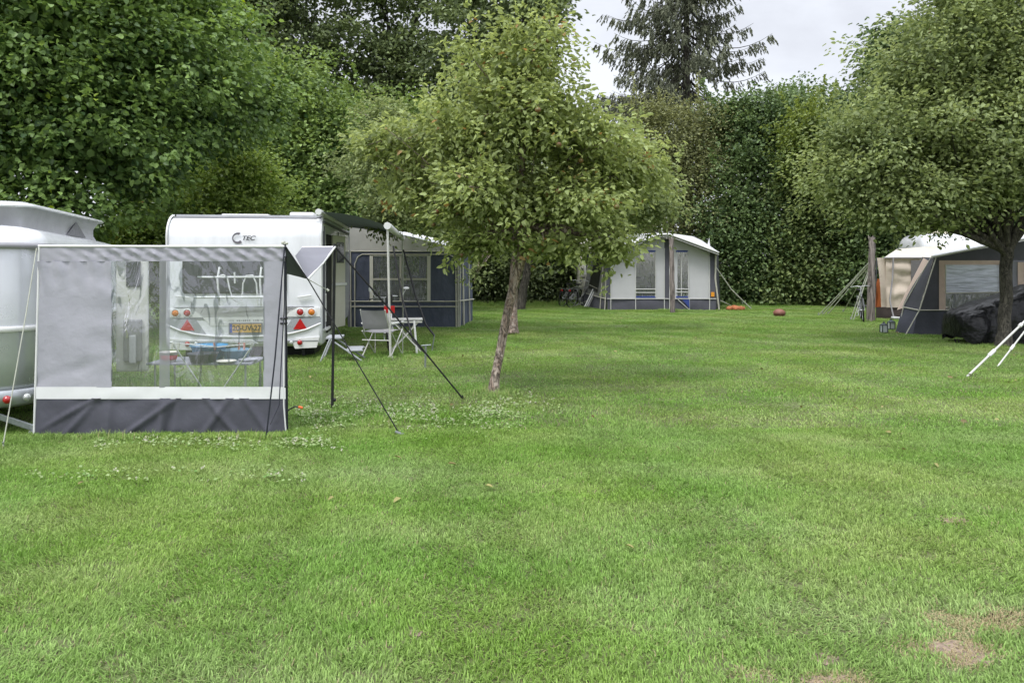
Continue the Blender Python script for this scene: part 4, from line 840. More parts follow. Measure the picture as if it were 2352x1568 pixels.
m = MB(); q = wp(654, 566); m.tube([q, q+Vector((0, 0, .05))], .007, 6); m.ball(q+Vector((-.02, 0, .035)), .016, 6); m.ball(q+Vector((.02, 0, .03)), .014, 6); m.build('rope_knot', white_cord, ws)
m = MB(); a = P(660, 944, 7.1); m.tube([a, P(668, 938, 7.05), P(678, 933, 7.0), P(687, 935, 7.0)], .007, 6); hs = m.build('hooked_peg', black_pl, ws)
m = MB(); m.tube([P(686, 934, 7.0), P(695, 936.5, 7.0)], .012, 8); m.build('peg_cap', mat('orange_plastic', (.75, .13, .02), .4, 0, .1, 10), hs)

# small side canopy held by a black pole and straps
sc = thing('side_canopy', 'small grey canopy with white edging strung between windscreen corner and black pole', 'canopy', G(763, 936))
Aq, Cq, Bq, Eq = wp(656, 566, .03), P(707, 641, 7.15), P(770, 567, 8.37), P(659, 629, 8.2)
Fq = P(694, 568, 8.6); Hq = P(678, 588, 7.45)
m = MB(); m.add([Hq, Cq, Bq, Fq], [(0, 1, 2, 3)]); m2 = MB(); m2.sheet(Hq, Cq, Bq, Fq, 8, 8, None, .01, 3); m2.build('upper_cloth', fab_grey, sc)
m = MB(); m.sheet(Aq, Cq, Cq.lerp(Eq, .5), Eq, 8, 8, None, .008, 3); m.build('under_cloth', fab_g, sc)
m = MB(); m.tube([Bq, Bq.lerp(Cq, .5)+Vector((0, 0, -.02)), Cq], .012, 6); m.tube([Bq, Fq], .01, 6); m.build('edging', white_plastic, sc)
m = MB(); m.tube([Aq, Cq, G(918, 997)], .0065, 6); m.build('strap', black_cord, sc)
m = MB(); m.tube([Bq, P(895, 710, 8.55), G(1064, 916)], .011, 6); m.build('strap', black_cord, sc)
m = MB(); m.tube([P(769, 560, 8.37), P(767, 700, 8.37), G(763, 936)], .016, 8); m.ball(P(768, 918, 8.36), .022, 6); m.build('pole', black_pl, sc)
m = MB(); m.tube([Cq, P(752, 666, 7.6)], .004, 4); m.tube([P(750, 664, 7.6), P(755, 668, 7.6)], .014, 6); m.build('guy_toggle', white_cord, sc)
m = MB(); q = G(918, 999); m.box(q+Vector((0, 0, .02)), (.09, .05, .012), Matrix.Rotation(R(20), 3, 'Y'), .003); m.tube([q+Vector((0, 0, .03)), q+Vector((.03, .02, -.05))], .008, 6); m.build('ground_peg', galv, sc)
m = MB(); q = G(1064, 917); m.tube([q+Vector((-.01, 0, .05)), q+Vector((.03, .02, -.05))], .008, 6); m.build('ground_peg', black_pl, sc)

# storm straps of the roll-out awning
def strap(name, label, pts, r, mt, peg=None):
    t_ = thing(name, label, 'strap', (pts[-1][0], pts[-1][1], 0)); m = MB(); m.tube(pts, r, 6); m.build('webbing', mt, t_)
    if peg: m = MB(); m.tube(peg, .012, 6); m.build('peg', galv, t_)
    return t_
q = G(979, 842)
strap('storm_strap', 'black storm strap from the near end of the awning rail to its peg', [P(903, 565, 12.8), P(925, 690, 12.6), P(948, 780, 12.3), Vector((q.x, q.y, .2))], .016, black_cord, [Vector((q.x, q.y, .26)), Vector((q.x-.02, q.y, -.02))])
q = G(998, 805)
strap('storm_strap', 'black storm strap looping from the far end of the awning rail to a pale peg', [P(927, 575, 16.5), P(955, 680, 15), P(978, 745, 14.2), Vector((q.x, q.y, .28))], .02, black_cord, [Vector((q.x, q.y, .3)), Vector((q.x-.05, q.y, -.02))])
strap('guy_line', 'thin green guy line running forward over the grass from the awning leg', [P(898, 815, 12.9), P(915, 852, 11.4), G(934, 905)], .006, green_cord)
# ================================================================== washing things behind the clear window
tb = thing('camping_table', 'low grey camping table with bowls seen through the clear window', 'table', G(470, 900))
DT = 8.7; zt = P(0, 829, DT).z; tx0, tx1 = (352-CX)*DT/F, (588-CX)*DT/F
m = MB(); m.box(((tx0+tx1)/2, DT+.12, zt-.012), (tx1-tx0, .6, .025), bev=.008); m.build('tabletop', mat('table_grey', (.28, .28, .33), .5, 0, .1, 5), tb)
for a, b in ((tx0+.08, DT-.12), (tx1-.08, DT-.12), (tx0+.08, DT+.38), (tx1-.08, DT+.38)):
    m = MB(); m.tube([(a, b, zt-.02), (a, b, 0)], .013, 6); m.build('leg', alu, tb)
def bowl(name, label, px0, px1, py0, py1, D, mt, rim=None, cat='bowl', taper=.72):
    c = P((px0+px1)/2, py1, D); r = (px1-px0)/2*D/F; h = (py1-py0)*D/F; z0 = zt+.002
    m = MB(); m.lathe([(.001, 0), (r*taper, 0), (r, h), (r*1.05, h), (r*1.05, h-.008), (r*.96, h-.01), (r*taper*.93, .012), (.001, .012)], (c.x, c.y, z0), 24); o = m.build(name, mt, None); tag(o, label, cat)
    return o, c, r, h, z0
rw = mat('bowl_cream', (.72, .68, .62), .4, 0, .05, 8); rr_ = mat('bowl_red', (.45, .03, .06), .4, 0, .05, 8)
o, c, r, h, z0 = bowl('bowl', 'white bowl with a wide red band at the left end of the low table', 368, 408, 806, 830, 8.6, rw)
m = MB(); m.lathe([(r*.80, h*.25), (r*.93, h*.68), (r*.945, h*.68), (r*.815, h*.25)], (c.x, c.y, z0), 24); b_ = m.build('red_band', rr_, o, world=False); b_.location = -o.location
bowl('dish_tub', 'dark grey washing-up tub on the low table beside the red banded bowl', 434, 499, 811, 832, 8.6, mat('tub_dark', (.05, .055, .08), .45, 0, .1, 8), cat='tub', taper=.8)
bowl('basin', 'bright blue basin on the low table behind the dark tub', 440, 520, 797, 828, 8.95, mat('basin_blue', (.03, .25, .5), .45, 0, .1, 8), cat='basin', taper=.75)
bowl('basin', 'pale blue basin on the low table right of the bright blue one', 512, 575, 804, 826, 8.9, mat('basin_pale', (.12, .25, .36), .45, 0, .1, 8), cat='basin', taper=.8)
bowl('plate', 'white plate with red rim lying at the front of the low table', 499, 541, 826, 831, 8.55, rw, cat='plate', taper=.6)
bowl('lid', 'grey plastic lid lying at the right end of the low table', 550, 592, 824, 829, 8.7, mat('lid_grey', (.4, .4, .46), .45, 0, .1, 8), cat='lid', taper=.9)
dk = thing('drying_rack', 'white folding drying rack with pegs standing behind the clear window', 'drying rack', G(485, 930))
DK = 7.9
m = MB(); m.tube([P(390, 786, DK), P(405, 782, DK+.3), P(580, 782, DK+.3), P(592, 788, DK), P(500, 797, DK-.2), P(390, 786, DK)], .006, 6)
m.tube([P(400, 783, DK+.25), P(590, 786, DK)], .004, 4); m.tube([P(395, 789, DK-.05), P(480, 798, DK-.1), P(585, 788, DK)], .003, 4); m.build('top_frame', white_plastic, dk)
for p0, p1 in ((P(396, 788, DK), GD(497, DK+.35)), (P(582, 790, DK), GD(480, DK+.35))):
    m = MB(); m.tube([p0, p1], .009, 6); m.build('leg', white_plastic, dk)
pg = [mat('peg_white', (.7, .7, .62), .6, 0, .1, 8), mat('peg_pink', (.72, .30, .26), .6, 0, .1, 8)]
for px, k in ((410, 0), (493, 1), (549, 1), (561, 1), (396, 0)):
    m = MB(); m.box(P(px, 795, DK-.07), (.018, .012, .075), Matrix.Rotation(R(rnd.uniform(-12, 12)), 3, 'Y')); m.build('clothes_peg', pg[k], dk)

# ================================================================== things under the roll-out awning
def bicycle(name, label, loc, rz, lean, frame, group=None, rear_red=True, rack=True, basket=None):
    """local: x to the right, y forward, rear wheel at y=-.52, front at y=.52"""
    t_ = thing(name, label, 'bicycle', loc, rz, group); M = Matrix.Rotation(lean, 4, 'Y')
    def bl(m, nm, mt, par=None, lab=None): return m.xform(M).build(nm, mt, par or t_, world=False)
    for y in (-.53, .53):
        m = MB(); m.torus((0, y, .34), .33, .02, 'x', 32, 8); w_ = bl(m, 'wheel', rubber)
        m = MB()
        for k in range(14):
            a = k*math.pi/7; m.tube([(.02 if k % 2 else -.02, y, .34), (0, y+.31*math.cos(a), .34+.31*math.sin(a))], .0018, 3)
        m.torus((0, y, .34), .31, .008, 'x', 28, 4); m.tube([(-.05, y, .34), (.05, y, .34)], .018, 8); bl(m, 'spokes', alu, w_)
    m = MB(); bb = V(0, -.08, .3); seat = V(0, -.24, .82); head = V(0, .40, .86)
    m.tube([bb, seat], .017, 8); m.tube([bb, V(0, .44, .70)], .02, 8); m.tube([V(0, -.2, .70), V(0, .42, .78)], .015, 8); m.tube([head, V(0, .45, .64)], .02, 8)
    for s in (-1, 1):
        m.tube([V(0, -.21, .72), V(.06*s, -.53, .34)], .009, 6); m.tube([bb, V(.06*s, -.53, .34)], .01, 6); m.tube([V(.04*s, .455, .66), V(.055*s, .53, .34)], .012, 6)
    bl(m, 'frame', frame)
    m = MB(); m.box((0, -.26, .90), (.15, .25, .05), bev=.022); m.box((0, -.14, .895), (.06, .14, .035), bev=.015); m.tube([seat, V(0, -.26, .89)], .013, 6); bl(m, 'saddle', black_pl)
    m = MB(); m.tube([V(-.29, .22, .98), V(-.25, .30, 1.0), V(-.12, .37, 1.02), V(0, .38, 1.0), V(.12, .37, 1.02), V(.25, .30, 1.0), V(.29, .22, .98)], .012, 6); m.tube([head, V(0, .38, 1.0)], .014, 6); hb = bl(m, 'handlebar', alu)
    for s in (-1, 1): m = MB(); m.tube([V(s*.29, .20, .975), V(s*.25, .30, 1.0)], .017, 8); bl(m, 'grip', black_pl, hb)
    for y in (-.53, .53):
        m = MB(); m.torus((0, y, .34), .375, .018, 'x', 14, 5, arc=(R(-10), R(150)) if y < 0 else (R(20), R(150))); bl(m, 'mudguard', black_pl)
    m = MB(); m.tube([V(-.09, -.08, .3), V(.09, -.08, .3)], .012, 6); m.tube([V(.09, -.08, .3), V(.09, .02, .17)], .01, 4); m.tube([V(-.09, -.08, .3), V(-.09, -.18, .43)], .01, 4); m.box((.13, .02, .16), (.08, .06, .02)); m.box((-.13, -.18, .43), (.08, .06, .02)); m.lathe([(.001, .06), (.09, .06), (.09, .065), (.001, .065)], (0, -.08, .3), 16, 'x'); bl(m, 'crankset', alu)
    if rack:
        m = MB()
        for s in (-1, 0, 1): m.tube([V(.05*s, -.28, .72), V(.05*s, -.72, .72)], .006, 4)
        for s in (-1, 1): m.tube([V(.06*s, -.6, .72), V(.06*s, -.53, .34)], .006, 4)
        bl(m, 'carrier', alu)
        m = MB(); m.box((0, -.74, .66), (.09, .03, .06), bev=.01); bl(m, 'rear_light', red_refl if rear_red else clear_lens)
    return t_
q = G(880, 800)
bk = bicycle('bicycle', 'bicycle with white fork, red badge and mirrors parked behind the folding chair', (q.x+.12, 14.4, 0), R(188), R(6), mat('frame_pearl', (.55, .52, .52), .3, .2, .1, 8))
m = MB(); m.tube([(.26, .31, 1.0), (.36, .30, 1.12)], .006, 4); m.ball((.37, .30, 1.15), .05, 8, (.5, .3, 1.1)); m.build('mirror', white_plastic, bk, world=False)
m = MB(); m.tube([(-.22, .31, 1.0), (-.30, .30, 1.14)], .006, 4); m.ball((-.31, .30, 1.17), .05, 8, (1.2, .3, .5)); m.build('mirror', white_plastic, bk, world=False)
m = MB(); m.box((0, .56, .78), (.2, .05, .14), bev=.02); m.build('head_badge', red_refl, bk, world=False)
m = MB(); m.box((0, .55, .66), (.10, .05, .2), bev=.02); m.box((.07, .52, .62), (.03, .05, .42), Matrix.Rotation(R(-6), 3, 'Y'), .01); m.build('fork_guard', white_plastic, bk, world=False)
m = MB(); m.box((0, .50, .98), (.12, .12, .16), bev=.03); m.build('handlebar_bag', black_pl, bk, world=False)
# folding chair
seatc = mat('chair_cloth', (.27, .265, .28), .8, 0, .1, 8, .1, 40)
def fchair(label, c, rz, group=None):
    t_ = thing('folding_chair', label, 'chair', c, rz, group)
    for s in (-1, 1):
        m = MB(); m.tube([(s*.27, -.25, .01), (s*.27, .25, .46)], .012, 6); m.tube([(s*.27, .25, .01), (s*.27, -.25, .46)], .012, 6); m.tube([(s*.27, -.27, .01), (s*.27, -.27, .58)], .008, 6); m.build('leg', alu_w, t_, world=False)
        m = MB(); m.box((s*.28, -.02, .59), (.05, .5, .03), bev=.012); m.build('armrest', white_plastic, t_, world=False)
        m = MB(); m.tube([(s*.24, .22, .44), (s*.23, .40, .84)], .012, 6); m.build('back_post', alu_w, t_, world=False)
    m = MB(); m.sheet((-.25, -.25, .46), (.25, -.25, .46), (.25, .22, .45), (-.25, .22, .45), 6, 6, lambda u, v: -.02*math.sin(math.pi*u)); m.build('seat', seatc, t_, world=False)
    m = MB(); m.sheet((-.235, .27, .50), (.235, .27, .50), (.23, .40, .83), (-.23, .40, .83), 6, 6, lambda u, v: -.02*math.sin(math.pi*u)); m.build('backrest', seatc, t_, world=False)
    m = MB(); m.tube([(-.27, .25, .3), (.27, .25, .3)], .01, 6); m.tube([(-.27, -.25, .44), (.27, -.25, .44)], .012, 6); m.build('crossbar', alu_w, t_, world=False); return t_
c = G(874, 820); fchair('grey folding chair with its back turned, beside the awning leg', (c.x, c.y+.2, 0), R(165))
c = G(925, 812); t_ = thing('folding_table', 'pale folding table frame with crossed legs right of the awning leg', 'table', (c.x, c.y+.4, 0), R(8))
m = MB(); m.box((0, 0, .60), (.62, .42, .025), bev=.008); m.build('tabletop', mat('table_pale', (.5, .5, .48), .5, 0, .1, 8), t_, world=False)
for s in (-1, 1):
    m = MB(); m.tube([(-.27, .18*s, .01), (.25, .18*s, .58)], .013, 6); m.tube([(.27, .18*s, .01), (-.25, .18*s, .58)], .013, 6); m.build('leg', alu_w, t_, world=False)
m = MB(); m.box((0, -.2, .56), (.6, .012, .03)); m.build('apron', alu_w, t_, world=False)
c = G(955, 812); o = MB(); o.tube([(c.x-.03, c.y, .60), (c.x+.02, c.y, 0)], .02, 8); o = o.build('marker_post', white_plastic); tag(o, 'short white stake leaning in the grass right of the folding table', 'stake')
o = MB(); c = G(978, 845); o.tube([(c.x, c.y, .36), (c.x-.01, c.y, 0)], .017, 6); o.tube([(c.x-.07, c.y, .35), (c.x+.08, c.y, .36)], .012, 6); o = o.build('ground_stake', galv); tag(o, 'grey green T-shaped stake in front of the pegged black straps', 'stake')

# ================================================================== third caravan and the blue-grey awning
def wire(m, pts, r=.012, n=5): m.tube(pts, r, n)
c3 = thing('caravan', 'white caravan half hidden behind the blue awning, one red tail light showing', 'caravan', (-5.8, 20.8, 0), R(4))
prof_body([(.1, .4), (0, .6), (0, 2.3), (.25, 2.62), (5.2, 2.62), (5.6, 2.2), (5.6, .6), (5.3, .4)], -1.12, 1.12, .08).build('body', white_gel, c3, world=False)
m = MB(); m.box((1.02, -.02, .90), (.14, .05, .34), bev=.02); m.build('tail_light', red_lens, c3, world=False)
m = MB(); m.box((1.0, -.02, 1.15), (.12, .04, .1), bev=.01); m.build('side_vent', dgrey_win, c3, world=False)
m = MB(); m.box((0, -.01, 1.75), (1.5, .03, .6), bev=.01); m.build('window', dgrey_win, c3, world=False)
m = MB()
for s in (-1, 1): m.torus((s*.95, 2.9, .33), .24, .08, 'x', 20, 8)
m.box((0, 2.8, .36), (1.9, 5, .1)); m.build('running_gear', rubber, c3, world=False)

AD = 19.2
aw = thing('awning_tent', 'dark blue-grey caravan awning with cream piping and a curtained window', 'awning', GD(930, AD))
def A(px, py, d=0): return P(px, py, AD+d)
m = MB(); m.sheet(A(806, 752), A(1052, 752), A(1052, 577), A(806, 577), 40, 30, lambda u, v: .03*math.sin((u*7+v*5)*3.0)*(1-v)*.6, .03, 1.6, 2)
# the front wall with a real opening for the window: build as strips
def strips(rects, name, mt, par, D=AD, amp=.015, seed=0):
    m = MB()
    for x0, x1, y0, y1 in rects: m.sheet(P(x0, y1, D), P(x1, y1, D), P(x1, y0, D), P(x0, y0, D), max(3, int((x1-x0)/8)), max(3, int((y1-y0)/10)), None, amp, 1.4, seed)
    return m.build(name, mt, par)
strips([(806, 850, 577, 693), (988, 1052, 577, 693), (850, 988, 577, 586), (806, 1052, 693, 753)], 'front_wall', fab_d2, aw, amp=.03)
strips([(850, 988, 586, 693)], 'clear_window', clear_far, aw, amp=.01)
m = MB(); m.add([A(803, 576), A(1053, 576), A(1053, 570), A(940, 545), A(835, 519), A(803, 519)], [(0, 1, 2, 3, 4, 5)]); m.build('gable', mat('off_white_canvas', (.72, .70, .66), .8, 0, .1, 3, .8, 3, trans=.3, dist=.03), aw)
m = MB()
b0, b1, b2 = P(785, 517, AD+2.7), P(950, 535, AD+2.7), P(1078, 566, AD+2.6)
r0, r1, r2 = A(803, 518), A(945, 544), A(1055, 572)
m.sheet(r0, r1, b1, b0, 8, 6, None, .02, 1); m.sheet(r1, r2, b2, b1, 8, 6, None, .02, 1); m.build('roof', fab_w, aw)
m = MB(); sr0, sr1 = A(1052, 753), P(1086, 742, AD+2.4)
m.sheet(sr0, sr1, P(1083, 568, AD+2.4), A(1052, 573), 10, 14, None, .02, 1.3); m.build('side_wall', fab_d2, aw)
m = MB(); m.sheet(A(806, 752), P(798, 742, AD+1.2), P(803, 520, AD+1.2), A(803, 519), 4, 10, None, .02, 1.3); m.sheet(A(806, 752), A(799, 757), A(800, 700), A(805, 577), 3, 8, None, .01, 1); m.build('side_wall', fab_grey, aw)
m = MB()
for pts in ([(806, 577), (1052, 577)], [(805, 577), (806, 752)], [(1052, 574), (1052, 752)], [(806, 692), (1052, 692)], [(806, 752), (1052, 752)], [(806, 704), (1052, 704)],
            [(815, 752), (815, 606), (822, 590), (832, 584), (1030, 584), (1042, 590), (1047, 606), (1048, 752)], [(1057, 574), (1056, 752)]):
    wire(m, [A(x, y, -.03) for x, y in pts], .018)
wire(m, [P(1062, 576, AD+.6), P(1065, 750, AD+.6)], .03); wire(m, [P(1076, 576, AD+1.7), P(1079, 745, AD+1.7)], .02); wire(m, [sr0+Vector((.03, 0, .7)), sr1+Vector((.03, 0, .7))], .02); wire(m, [A(1053, 590), P(1076, 580, AD+1.7)], .015)
m.build('piping', cream_strip, aw)
m = MB()
for x in (853, 985): m.box(A(x, 640, -.03), (.085, .02, 1.19))
m.build('window_column', mat('cream_canvas', (.74, .72, .64), .8, 0, .1, 3), aw)
m = MB(); m.box(A(920, 641, -.02), (1.42, .02, .05)); m.box(A(920, 640, -.02), (.05, .02, 1.15)); m.box(A(920, 587, -.02), (1.42, .02, .03)); m.build('window_bar', cream_strip, aw)
m = MB()
for x0, x1 in ((857, 876), (962, 983)): m.sheet(A(x0, 640, .12), A(x1-6, 640, .12), A(x1, 588, .12), A(x0, 588, .12), 16, 4, lambda u, v: .03*math.sin(u*25), 0)
m.build('curtain', mat('curtain_blue', (.16, .25, .42), .8, 0, .2, 10), aw)
m = MB(); m.box(A(890, 665, .6), (.35, .4, .5), bev=.05); m.box(A(925, 672, .5), (.4, .35, .45), bev=.06); m.box(A(955, 662, .8), (.3, .3, .7), bev=.05); m.build('stored_cushions', mat('cushion_grey', (.30, .31, .36), .8, 0, .4, 5), aw)
m = MB(); m.poly([P(806, 745, AD+.05), P(1050, 745, AD+.05), P(1086, 739, AD+2.4), P(803, 739, AD+2.4)], 0); m.build('groundsheet', mat('groundsheet', (.06, .06, .07), .9, 0, .2, 4), aw)
m = MB(); m.sheet(A(1048, 757, -.02), A(1062, 759, .1), A(1066, 750, .3), A(1052, 748), 4, 3, None, .02, 4); m.sheet(A(1058, 757, .1), P(1085, 752, AD+2.0), P(1086, 744, AD+2.1), A(1062, 748, .3), 6, 3, None, .02, 4); m.build('mud_flap', mat('flap_grey', (.45, .44, .42), .8, 0, .2, 4), aw)
# ================================================================== distant white awning in front of its caravan
FD = 26.7
c4 = thing('caravan', 'cream caravan standing sideways behind the distant white awning', 'caravan', (5.0, 30.2, 0))
prof_body([(.0, .5), (-.1, .8), (-.1, 2.5), (.1, 2.72), (1.9, 2.72), (2.1, 2.4), (2.1, .8), (1.9, .5)], -2.3, 2.3, .12).build('body', mat('cream_gelcoat', (.55, .53, .46), .35, 0, .1, 2), c4, world=False)
m = MB(); m.box((-1.75, -.11, 1.7), (.62, .03, .95), bev=.01); wf = m.build('window_frame', white_plastic, c4, world=False)
m = MB(); m.box((-1.75, -.125, 1.7), (.48, .03, .82), bev=.01); m.build('window_pane', dgrey_win, wf, world=False)
m = MB(); m.box((-1.0, -.105, 1.12), (2.5, .02, .04)); m.build('trim', black_pl, c4, world=False)
m = MB(); m.torus((0, .15, .33), .24, .08, 'x', 20, 8, Matrix.Rotation(R(90), 4, 'Z')); m.box((0, 1, .42), (4, 1.8, .1)); m.build('running_gear', rubber, c4, world=False)
fa = thing('awning_tent', 'distant white and charcoal caravan awning with two windows and blue trim', 'awning', GD(1525, FD))
def Q(px, py, d=0): return P(px, py, FD+d)
wh = mat('pale_canvas', (.66, .66, .68), .8, 0, .06, 2, .5, 4, trans=.2, dist=.02)
char = mat('charcoal_trim', (.10, .10, .125), .8, 0, .2, 3, .2, 8, dist=.02)
def fs(rects, name, mt, d=0, amp=.02, seed=0): return strips(rects, name, mt, fa, FD+d, amp, seed)
m = MB()                                                     # front wall under the arched eave
def eave(x): return np.interp(x, [1395, 1440, 1490, 1512, 1540, 1600, 1650], [582, 566, 553, 547, 548, 562, 579])
def col(x0, x1, y1, ytop=None, k=3):
    for i in range(k):
        a, b = x0+(x1-x0)*i/k, x0+(x1-x0)*(i+1)/k; ta, tb_ = (eave(a), eave(b)) if ytop is None else (ytop, ytop)
        m.sheet(Q(a, y1), Q(b, y1), Q(b, tb_), Q(a, ta), 3, 10, None, .006, 1.2)
col(1403, 1460, 686); col(1460, 1506, 577, None); col(1506, 1526, 686); col(1538, 1556, 686); col(1556, 1580, 578, None); col(1580, 1630, 686)
col(1460, 1506, 686, 680); m.build('front_wall', wh, fa)
m = MB(); col(1526, 1538, 686); col(1630, 1643, 686, None); col(1392, 1403, 686); m.build('pillar_strip', char, fa)
fs([(1460, 1506, 577, 680), (1556, 1580, 578, 680)], 'clear_window', clear_far, 0, .01)
fs([(1395, 1644, 686, 715)], 'skirt', char, 0, .04, 3)
m = MB()
for x0, x1 in ((1460, 1506), (1553, 1580)):
    for y in (577, 682): m.box(Q((x0+x1)/2, y, -.02), ((x1-x0)/63.7, .02, .06))
m.poly([Q(1567, 688, -.06), Q(1583, 688, -.06), Q(1584, 708, -.06)], .01, (0, -1, 0)); m.build('blue_trim', mat('royal_blue', (.04, .07, .28), .7, 0, .1, 8), fa)
m = MB()
for pts in ([(1460, 577), (1460, 714)], [(1506, 577), (1506, 682)], [(1526, 570), (1526, 714)], [(1538, 570), (1538, 714)], [(1580, 578), (1584, 714)], [(1403, 580), (1403, 714)], [(1630, 590), (1630, 714)], [(1395, 686), (1645, 686)], [(1392, 715), (1640, 716), (1650, 712)], [(1460, 664), (1506, 664)], [(1460, 672), (1506, 672)], [(1553, 664), (1580, 664)], [(1553, 671), (1580, 671)], [(1565, 580), (1565, 680)], [(1557, 688), (1584, 712)], [(1630, 590), (1624, 582), (1610, 578)]):
    wire(m, [Q(x, y, -.03) for x, y in pts], .016)
m.build('piping', mat('white_piping', (.66, .66, .64), .6, 0, .1, 8), fa)
# left side wall, going back, with a tinted mesh window
m = MB(); l0, l1 = Q(1392, 714), P(1334, 701, FD+2.6); t0, t1 = Q(1397, 582), P(1362, 560, FD+2.6); m.sheet(l1, l0, l0.lerp(t0, .21), l1.lerp(t1, .21), 12, 5, None, .03, 1.2); m.build('side_skirt', char, fa)
gw = mat('grey_side_canvas', (.20, .20, .19), .85, 0, .1, 2)
m = MB(); m.sheet(l1.lerp(t1, .21), l0.lerp(t0, .21), t0, t1, 12, 10, None, .01, 1.2); sw = m.build('side_wall', gw, fa)
def sl_(u, v): return (l1*(1-u)+l0*u).lerp(t1*(1-u)+t0*u, v)+Vector((-.03, -.03, 0))
m = MB(); m.sheet(sl_(.22, .30), sl_(.62, .28), sl_(.70, .96), sl_(.34, .96), 8, 8, None, .0); m.build('side_window', mat('dark_mesh', (.035, .035, .03), .5, 0, .4, 3), fa)
m = MB()
for a in (.0, .8, .98): wire(m, [sl_(a, 0), sl_(a, 1)], .018)
wire(m, [sl_(0, .21), sl_(1, .21)], .016); wire(m, [sl_(.24, .36), sl_(.62, .34)], .012); m.build('side_piping', cream_strip, fa)
# right end sliver
m = MB(); m.sheet(Q(1643, 715), P(1654, 706, FD+2.4), P(1650, 572, FD+2.4), Q(1644, 580), 5, 10, None, .02, 1.2); m.build('end_wall', char, fa)
m = MB(); wire(m, [Q(1644, 580, -.02), Q(1643, 640, -.02), Q(1652, 714, .1)], .035); m.build('corner_pole', cream_strip, fa)
# roof with a projecting valance
fr = [(1380, 589), (1440, 562), (1488, 548), (1512, 538), (1533, 537), (1548, 541), (1600, 560), (1651, 579)]
bk_ = [(1372, 574), (1400, 541), (1470, 537), (1515, 535), (1540, 536), (1592, 543), (1612, 552), (1640, 571)]
m = MB()
for i in range(len(fr)-1):
    m.sheet(Q(*fr[i], -.45), Q(*fr[i+1], -.45), P(*bk_[i+1], FD+2.5), P(*bk_[i], FD+2.5), 3, 8, None, .006, 1)
m.build('roof', mat('bright_canvas', (.82, .82, .84), .6, 0, .05, 3, trans=.1), fa)
m = MB()
for i in range(len(fr)-1):
    a, b = fr[i], fr[i+1]; m.add([Q(a[0], a[1]+1, -.46), Q(b[0], b[1]+1, -.46), Q(b[0], b[1]+6, -.44), Q(a[0], a[1]+6, -.44)], [(0, 1, 2, 3)])
    m.add([Q(a[0], a[1]+6, -.44), Q(b[0], b[1]+6, -.44), Q(b[0], b[1]+9, .02), Q(a[0], a[1]+9, .02)], [(0, 1, 2, 3)])
m.build('valance', char, fa)
m = MB(); wire(m, [Q(x, y+1, -.48) for x, y in fr], .03); wire(m, [Q(x, y+6, -.46) for x, y in fr], .016); m.build('eave_piping', MATS['white_piping'], fa)
m = MB(); m.poly([Q(1636, 640), Q(1641, 640), Q(1641, 648), Q(1636, 648)], 0); 
m = MB(); m.box(Q(1637, 676, -.05), (.12, .02, .16), bev=.005); m.build('maker_badge', mat('badge_orange', (.8, .32, .02), .6, 0, .1, 10), fa)
def rope(label, pts, r=.008, mt=white_cord, group=None, peg=True, cat='guy rope'):
    t_ = thing('guy_rope', label, cat, (pts[-1].x, pts[-1].y, 0), 0, group); m = MB(); m.tube(pts, r, 5); m.build('cord', mt, t_)
    if peg: m = MB(); e_ = pts[-1]; m.tube([Vector((e_.x, e_.y, .10)), Vector((e_.x-.02, e_.y, -.05))], .012, 5); m.build('peg', galv, t_)
    return t_
rope('pale guy rope from the right corner of the distant white awning', [Q(1645, 615, 0), P(1680, 665, FD+.3), G(1725, 709)], .022)
rope('thin pale guy rope low on the right of the distant white awning', [Q(1655, 690, .2), P(1672, 698, FD+.2), G(1690, 706.5)], .014)
rope('pale guy rope from the left rear corner of the distant white awning, beside the bicycles', [P(1350, 690, FD+2), G(1320, 703), ], .02)
# flag tip and aerial
o = MB(); o.add([P(1622, 572, 28), P(1632, 574, 28), P(1629, 546, 28), P(1627, 573, 28.2)], [(0, 1, 2), (0, 2, 3), (1, 3, 2), (0, 3, 1)]); o = o.build('pennant', fab_w); 
m = MB(); m.tube([P(1627, 573, 28.1), GD(1627, 28.1)], .015, 5); p_ = m.build('pennant_pole', alu, o, world=False); p_.location = -o.location; tag(o, 'white pointed pennant sticking up behind the right eave of the white awning', 'pennant')
o = MB(); o.tube([P(1521, 556, 27.4), P(1521, 516, 27.4)], .03, 6); o = o.build('aerial', white_plastic); tag(o, 'white stub aerial rising from the peak of the distant awning roof', 'aerial')

# weathered post in front of the distant awning
def post(label, px, py0, py1, r0, r1, lean=0):
    t_ = thing('wooden_post', label, 'post', G(px, py1)); D = G(px, py1).y; m = MB(); n = 14
    pts = [P(px+lean*(1-i/n), py1+(py0-py1)*i/n, D)+Vector((noise.noise(Vector((i*.7, px, 0)))*.02, 0, 0)) for i in range(n+1)]
    m.tube(pts, [r0+(r1-r0)*i/n+.012*noise.noise(Vector((i*1.3, 5, px))) for i in range(n+1)], 10); m.build('trunk', bark_post, t_); return t_, D
post('smooth pinkish wooden post standing in front of the distant white awning', 1542, 546, 718, .092, .08, 3)
t_, DP = post('grey weathered post with a split top, guy ropes tied round it', 2003, 545, 738, .125, .08, -3)
m = MB(); m.tube([P(1998, 552, DP), P(1994, 541, DP)], .035, 6, taper=.01); m.tube([P(2002, 550, DP), P(2006, 541, DP)], .03, 6, taper=.01); m.build('split_top', bark_post, t_)
